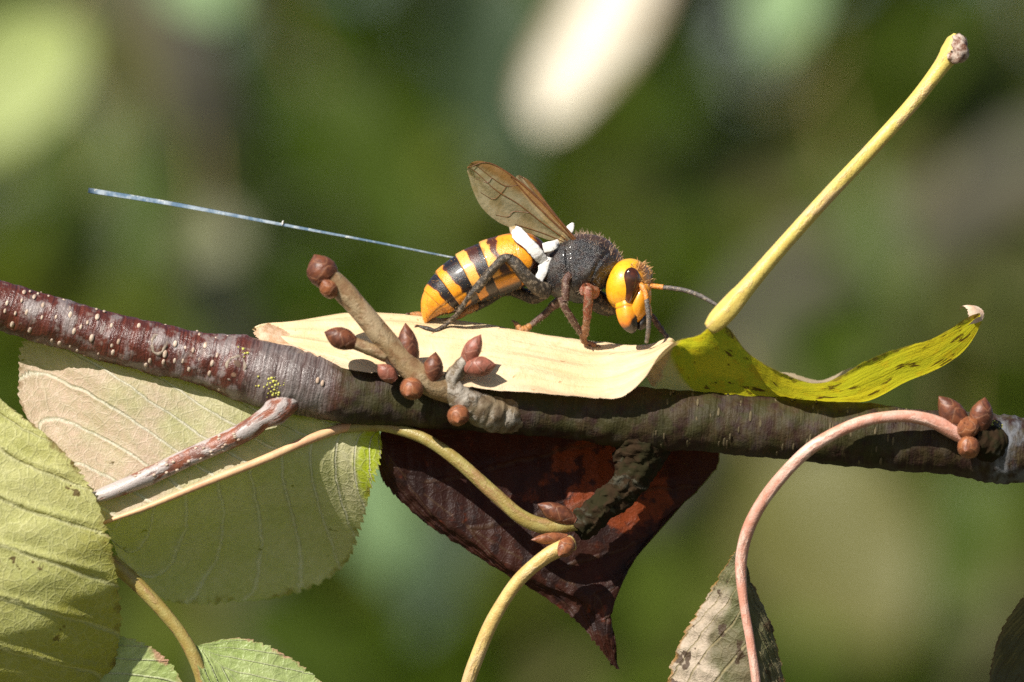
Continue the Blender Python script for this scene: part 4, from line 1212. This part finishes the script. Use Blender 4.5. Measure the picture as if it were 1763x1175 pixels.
# legs
LEGC = {'hind': (0.040, 0.030, 0.020), 'mid': (0.10, 0.045, 0.03), 'front': (0.24, 0.065, 0.03), 'foot': (0.26, 0.11, 0.05), 'gold': (0.42, 0.18, 0.05)}
def leg(segs, label=None, claws=True):
    """segs: list of (path, colour); the first segment is the part, the rest are its sub-parts"""
    first = None
    segs = [([(*q[:3], q[3] * 0.9) for q in pth], c) for pth, c in segs]
    names = ['leg', 'tibia', 'tarsus']
    for i, (path, c) in enumerate(segs):
        if i == 2:
            V, F, UV = tube(path, 80, 12, lambda u, th, L_: 1 + 0.22 * (np.abs(np.sin(u * 15.7)) - 0.5))
        else:
            V, F, UV = tube(path, 36, 16, lambda u, th, L_: 1 + 0.04 * np.sin(th * 3 + u * 8))
        mm = Mesh().add(V, F, UV, 0, col4(LEGC[c], len(V)))
        # bristles
        Q2, _ = arclen_resample(path, 30)
        for k in range(60 if i < 2 else 50):
            q = Q2[random.randrange(2, 30)]
            d = np.array([random.gauss(0, 1), random.gauss(0, 1), random.gauss(0, 1)]); d /= np.linalg.norm(d)
            e = q[:3] + d * (q[3] + random.uniform(1.2, 4)) + (Q2[-1, :3] - Q2[0, :3]) / 18
            Vb, Fb, Ub = tube([(*(q[:3] + d * q[3] * 0.7), 0.45), (*((q[:3] + d * q[3] + e) / 2), 0.35), (*e, 0.12)], 4, 4)
            mm.add(Vb, Fb, Ub, 0, col4((0.26, 0.18, 0.10), len(Vb)))
        if i == 2 and claws:
            e = np.array(path[-1][:3], float); t = e - np.array(path[-2][:3]); t /= np.linalg.norm(t)
            for s_ in (-1, 1):
                sd = np.array([0, 0, 1.0]) * s_
                Vb, Fb, Ub = tube([(*e, 2.0), (*(e + t * 5 + sd * 4), 1.6), (*(e + t * 8 + sd * 5 + np.array([0, 4, 0])), 0.5)], 8, 8)
                mm.add(Vb, Fb, Ub, 0, col4((0.08, 0.03, 0.015), len(Vb)))
        o = mk(names[min(i, 2)], mm, LEGM, first or hornet)
        if i == 0:
            first = o
            if label: o['label'] = label
    return first
# near hind leg
leg([([(940, 502, 30, 17), (924, 494, 16, 14), (905, 475, 6, 13), (888, 455, 2, 12), (876, 444, 0, 9)], 'hind'),
     ([(880, 445, 0, 8), (866, 446, 0, 8.5), (848, 464, 2, 8.5), (832, 484, 8, 9), (819, 500, 14, 9)], 'hind'),
     ([(818, 498, 14, 6), (804, 516, 20, 5), (788, 540, 34, 5), (772, 556, 48, 4), (752, 569, 38, 4.2), (736, 566, 38, 4), (721, 562, 42, 3)], 'hind')], 'near hind leg, knee raised against the abdomen')
# far hind leg
leg([([(935, 505, 70, 14), (918, 512, 82, 13), (898, 506, 92, 12), (880, 500, 96, 10)], 'hind'),
     ([(884, 502, 96, 8), (862, 505, 92, 8), (840, 518, 88, 9), (816, 530, 84, 9)], 'hind'),
     ([(822, 526, 78, 7), (806, 534, 74, 8), (790, 545, 72, 5), (765, 552, 76, 4), (738, 548, 82, 4), (722, 542, 84, 5), (706, 541, 84, 3)], 'gold')], 'far hind leg with a golden-brown foot')
# near middle leg
leg([([(985, 470, 14, 9), (975, 482, 4, 8), (974, 500, 0, 8), (973, 518, 2, 7)], 'mid'),
     ([(966, 512, 4, 7), (972, 530, 6, 7), (986, 552, 18, 7), (999, 572, 34, 6)], 'mid'),
     ([(997, 568, 32, 5), (1001, 577, 42, 4.5), (1004, 587, 52, 4.5), (1008, 592, 57, 4), (1013, 595, 56, 3)], 'foot')], 'near middle leg, shaggy and brown')
# far middle leg
leg([([(975, 505, 70, 12), (962, 520, 78, 10), (948, 530, 84, 8)], 'mid'),
     ([(952, 527, 84, 6), (938, 541, 84, 7), (924, 552, 82, 5.5), (912, 562, 80, 5)], 'mid'),
     ([(914, 560, 80, 5), (905, 567, 78, 7.5), (896, 567, 76, 6), (890, 560, 78, 5), (886, 556, 80, 3)], 'gold')], 'far middle leg with its foot tucked up')
# near front leg
leg([([(1025, 505, 20, 12), (1012, 500, 8, 13), (1004, 498, 2, 12)], 'front'),
     ([(1012, 494, -2, 8), (1013, 510, -4, 9), (1012, 530, 4, 9), (1011, 548, 14, 7.5)], 'front'),
     ([(1011, 546, 13, 6.5), (1009, 560, 24, 7), (1007, 572, 36, 8), (1006, 582, 48, 5), (1008, 589, 56, 5), (1016, 592, 58, 4.5), (1027, 595, 58, 3)], 'foot')], 'near front leg, reddish brown')
# far front leg, half hidden by the head
leg([([(1010, 505, 74, 16), (1030, 520, 74, 21), (1048, 528, 74, 18), (1066, 530, 72, 10)], 'hind'),
     ([(1060, 530, 72, 8), (1090, 533, 76, 7), (1112, 540, 78, 6.5)], 'mid'),
     ([(1108, 538, 78, 6), (1122, 545, 78, 5.5), (1134, 562, 76, 5.5), (1143, 574, 74, 4.5), (1150, 584, 70, 4)], 'mid')], 'far front leg reaching out beyond the head')

# hair
HAIR = Mat('hornet_hair')
HAIR = HAIR.done(HAIR.pbr(HAIR.col()[0], 0.5))
hm_ = Mesh()
def tuft(p, nrm, ln, c, r=0.7):
    d = np.array(nrm) + rng.normal(size=3) * 0.45; d /= np.linalg.norm(d)
    bnd = rng.normal(size=3) * ln * 0.2
    V, F, UV = tube([(*p, r), (*(p + d * ln * 0.5 + bnd * 0.3), r * 0.75), (*(p + d * ln + bnd), r * 0.2)], 4, 4, cap=False)
    hm_.add(V, F, UV, 0, col4(np.array(c) * rng.uniform(0.6, 1.3), len(V)))
TQ, _ = arclen_resample(TH, 60)
for k in range(1500):
    i = rng.integers(8, 57)
    t = TQ[min(i + 1, 59), :3] - TQ[i - 1, :3]; t /= np.linalg.norm(t)
    b_ = np.array([0, 0, -1.0]); b_ -= t * (b_ @ t); b_ /= np.linalg.norm(b_)
    nn = np.cross(b_, t)
    nn = nn if nn[1] < 0 else -nn
    a = rng.uniform(-2.6, 2.6)
    d = nn * math.cos(a) + b_ * math.sin(a)
    dorsal = abs(a) < 0.8 and i > 25
    tuft(TQ[i, :3] + d * TQ[i, 3] * 0.97, d, rng.uniform(4, 10) if dorsal else rng.uniform(3, 7), (0.42, 0.28, 0.19) if dorsal else (0.13, 0.105, 0.085), 0.45)
for k in range(420):
    v = rng.normal(size=3); v /= np.linalg.norm(v)
    if v[0] < 0.1 or v[2] < 0.05 or abs(v[1]) > 0.75: continue
    p = HC + (head_fn(v[None])[0]) @ HA
    d = v @ HA; d /= np.linalg.norm(d)
    tuft(p, d, rng.uniform(5, 11), (0.55, 0.30, 0.12))
for k in range(700):
    i = rng.integers(60, 297)
    a = rng.uniform(-2.8, 2.8)
    t = Q[min(i + 1, 299), :3] - Q[i - 1, :3]; t /= np.linalg.norm(t)
    b_ = np.array([0, 0, -1.0]); nn = np.cross(b_, t)
    d = nn * math.cos(a) + b_ * math.sin(a)
    tuft(Q[i, :3] + d * Q[i, 3] * 0.96, d * 0.6 + t * 0.6, rng.uniform(2, 5), (0.5, 0.28, 0.08), 0.35)
o = mk('hair', hm_, HAIR, hornet); o['kind'] = 'stuff'

# ------------------------------------------------------------------ white harness and trailing ribbon tied to the hornet
TAPE = plain_mat('white_harness', (0.80, 0.78, 0.74), (0.70, 0.66, 0.62), 0.06, 0.45, 0.8)
def ribbon_mat():
    b = Mat('silvery_ribbon')
    n1 = b.noise(0.05, 3)
    c = b.mix(b.step(n1, 0.35, 0.65), (0.14, 0.22, 0.31), (0.42, 0.48, 0.52))
    c = b.mix(b.step(b.noise(0.12, 3), 0.6, 0.72), c, (0.80, 0.80, 0.72))
    return b.done(b.pbr(c, 0.3, b.bump(n1, 2.0), 0.6, Metallic=0.35))
RIB = ribbon_mat()
tagh = thing('tracking_tag', W([(936, 455, 60)])[0], 'white thread harness tied round the hornet\'s waist with a long silvery ribbon trailing behind', 'tag')
def strap(pts, name, material, thick=1.2):
    """flat strip; rows x, y, d, half width, direction of the width (dx, dy, dd)"""
    P = cr(np.array(pts, float), 40)
    V = []
    for i, p in enumerate(P):
        t = P[min(i + 1, 39), :3] - P[max(i - 1, 0), :3]; t /= np.linalg.norm(t)
        wd = p[4:7] - t * (p[4:7] @ t); wd /= np.linalg.norm(wd) + 1e-9
        nn = np.cross(t, wd)
        for (a, b_) in ((-1, 0.0), (-0.8, 0.8), (0, 1.0), (0.8, 0.8), (1, 0.0), (0.8, -0.8), (0, -1.0), (-0.8, -0.8)):
            V.append(p[:3] + wd * p[3] * a + nn * thick * b_)
    V = np.array(V)
    if material is TAPE: V = lump(V, 1.3, 90 + len(pts))
    F = grid_faces(40, 8, True); F.append(tuple(range(8))); F.append(tuple(range(312, 320))[::-1])
    return mk(name, Mesh().add(np.array(V), F), material, tagh)
strap([(878, 396, 48, 5, 0.3, 1, -0.6), (890, 402, 18, 11, -0.5, 0.6, -0.1), (908, 419, 8, 10, -0.6, 0.6, -0.05), (924, 436, 10, 12, -0.6, 0.6, 0), (938, 452, 22, 8, -0.8, 0.5, 0)], 'strap', TAPE, 0.8)
strap([(946, 442, 24, 9, 1, 0.3, 0), (938, 458, 22, 9, 1, 0.3, 0), (932, 474, 20, 8, 1, 0.2, 0), (926, 490, 22, 7, 1, 0.2, 0), (926, 500, 40, 5, 1, 0.2, 0)], 'strap', TAPE)
strap([(936, 428, 18, 9, 0.2, 1, -0.2), (944, 426, 14, 10, 0.2, 1, -0.2), (954, 422, 16, 8, 0.2, 1, -0.2), (962, 418, 24, 5, 0.2, 1, -0.2)], 'knot', TAPE, 1.8)
strap([(958, 428, 30, 4, 1, 0.2, 0), (974, 404, 40, 6, 1, 0.4, 0), (982, 394, 44, 7, 1, 0.4, 0), (987, 384, 46, 2, 1, 0.4, 0)], 'loose_end', TAPE)
strap([(942, 470, 84, 3, 0, 1, 0), (930, 466, 104, 3, 0, 1, 0), (900, 463, 112, 2.5, 0, 1, 0)], 'strap', TAPE)
strap([(905, 467, 110, 1.3, 0, 1, 0), (775, 443, 100, 1.5, 0, 1, 0), (640, 416, 92, 1.9, 0, 1, -0.2), (480, 386, 84, 2.8, 0, 1, -0.3), (300, 352, 74, 4.0, 0, 1, -0.4), (152, 328, 62, 5.0, 0, 1, -0.4)], 'ribbon', RIB, 0.5)
strap([(486, 388, 82, 1.2, 1, 0, 0), (486, 384, 82, 1.2, 1, 0, 0), (487, 380, 82, 1.0, 1, 0, 0)], 'loose_fibre', TAPE, 1.0)

for ob in bpy.data.objects:
    if '_o' in ob: del ob['_o']
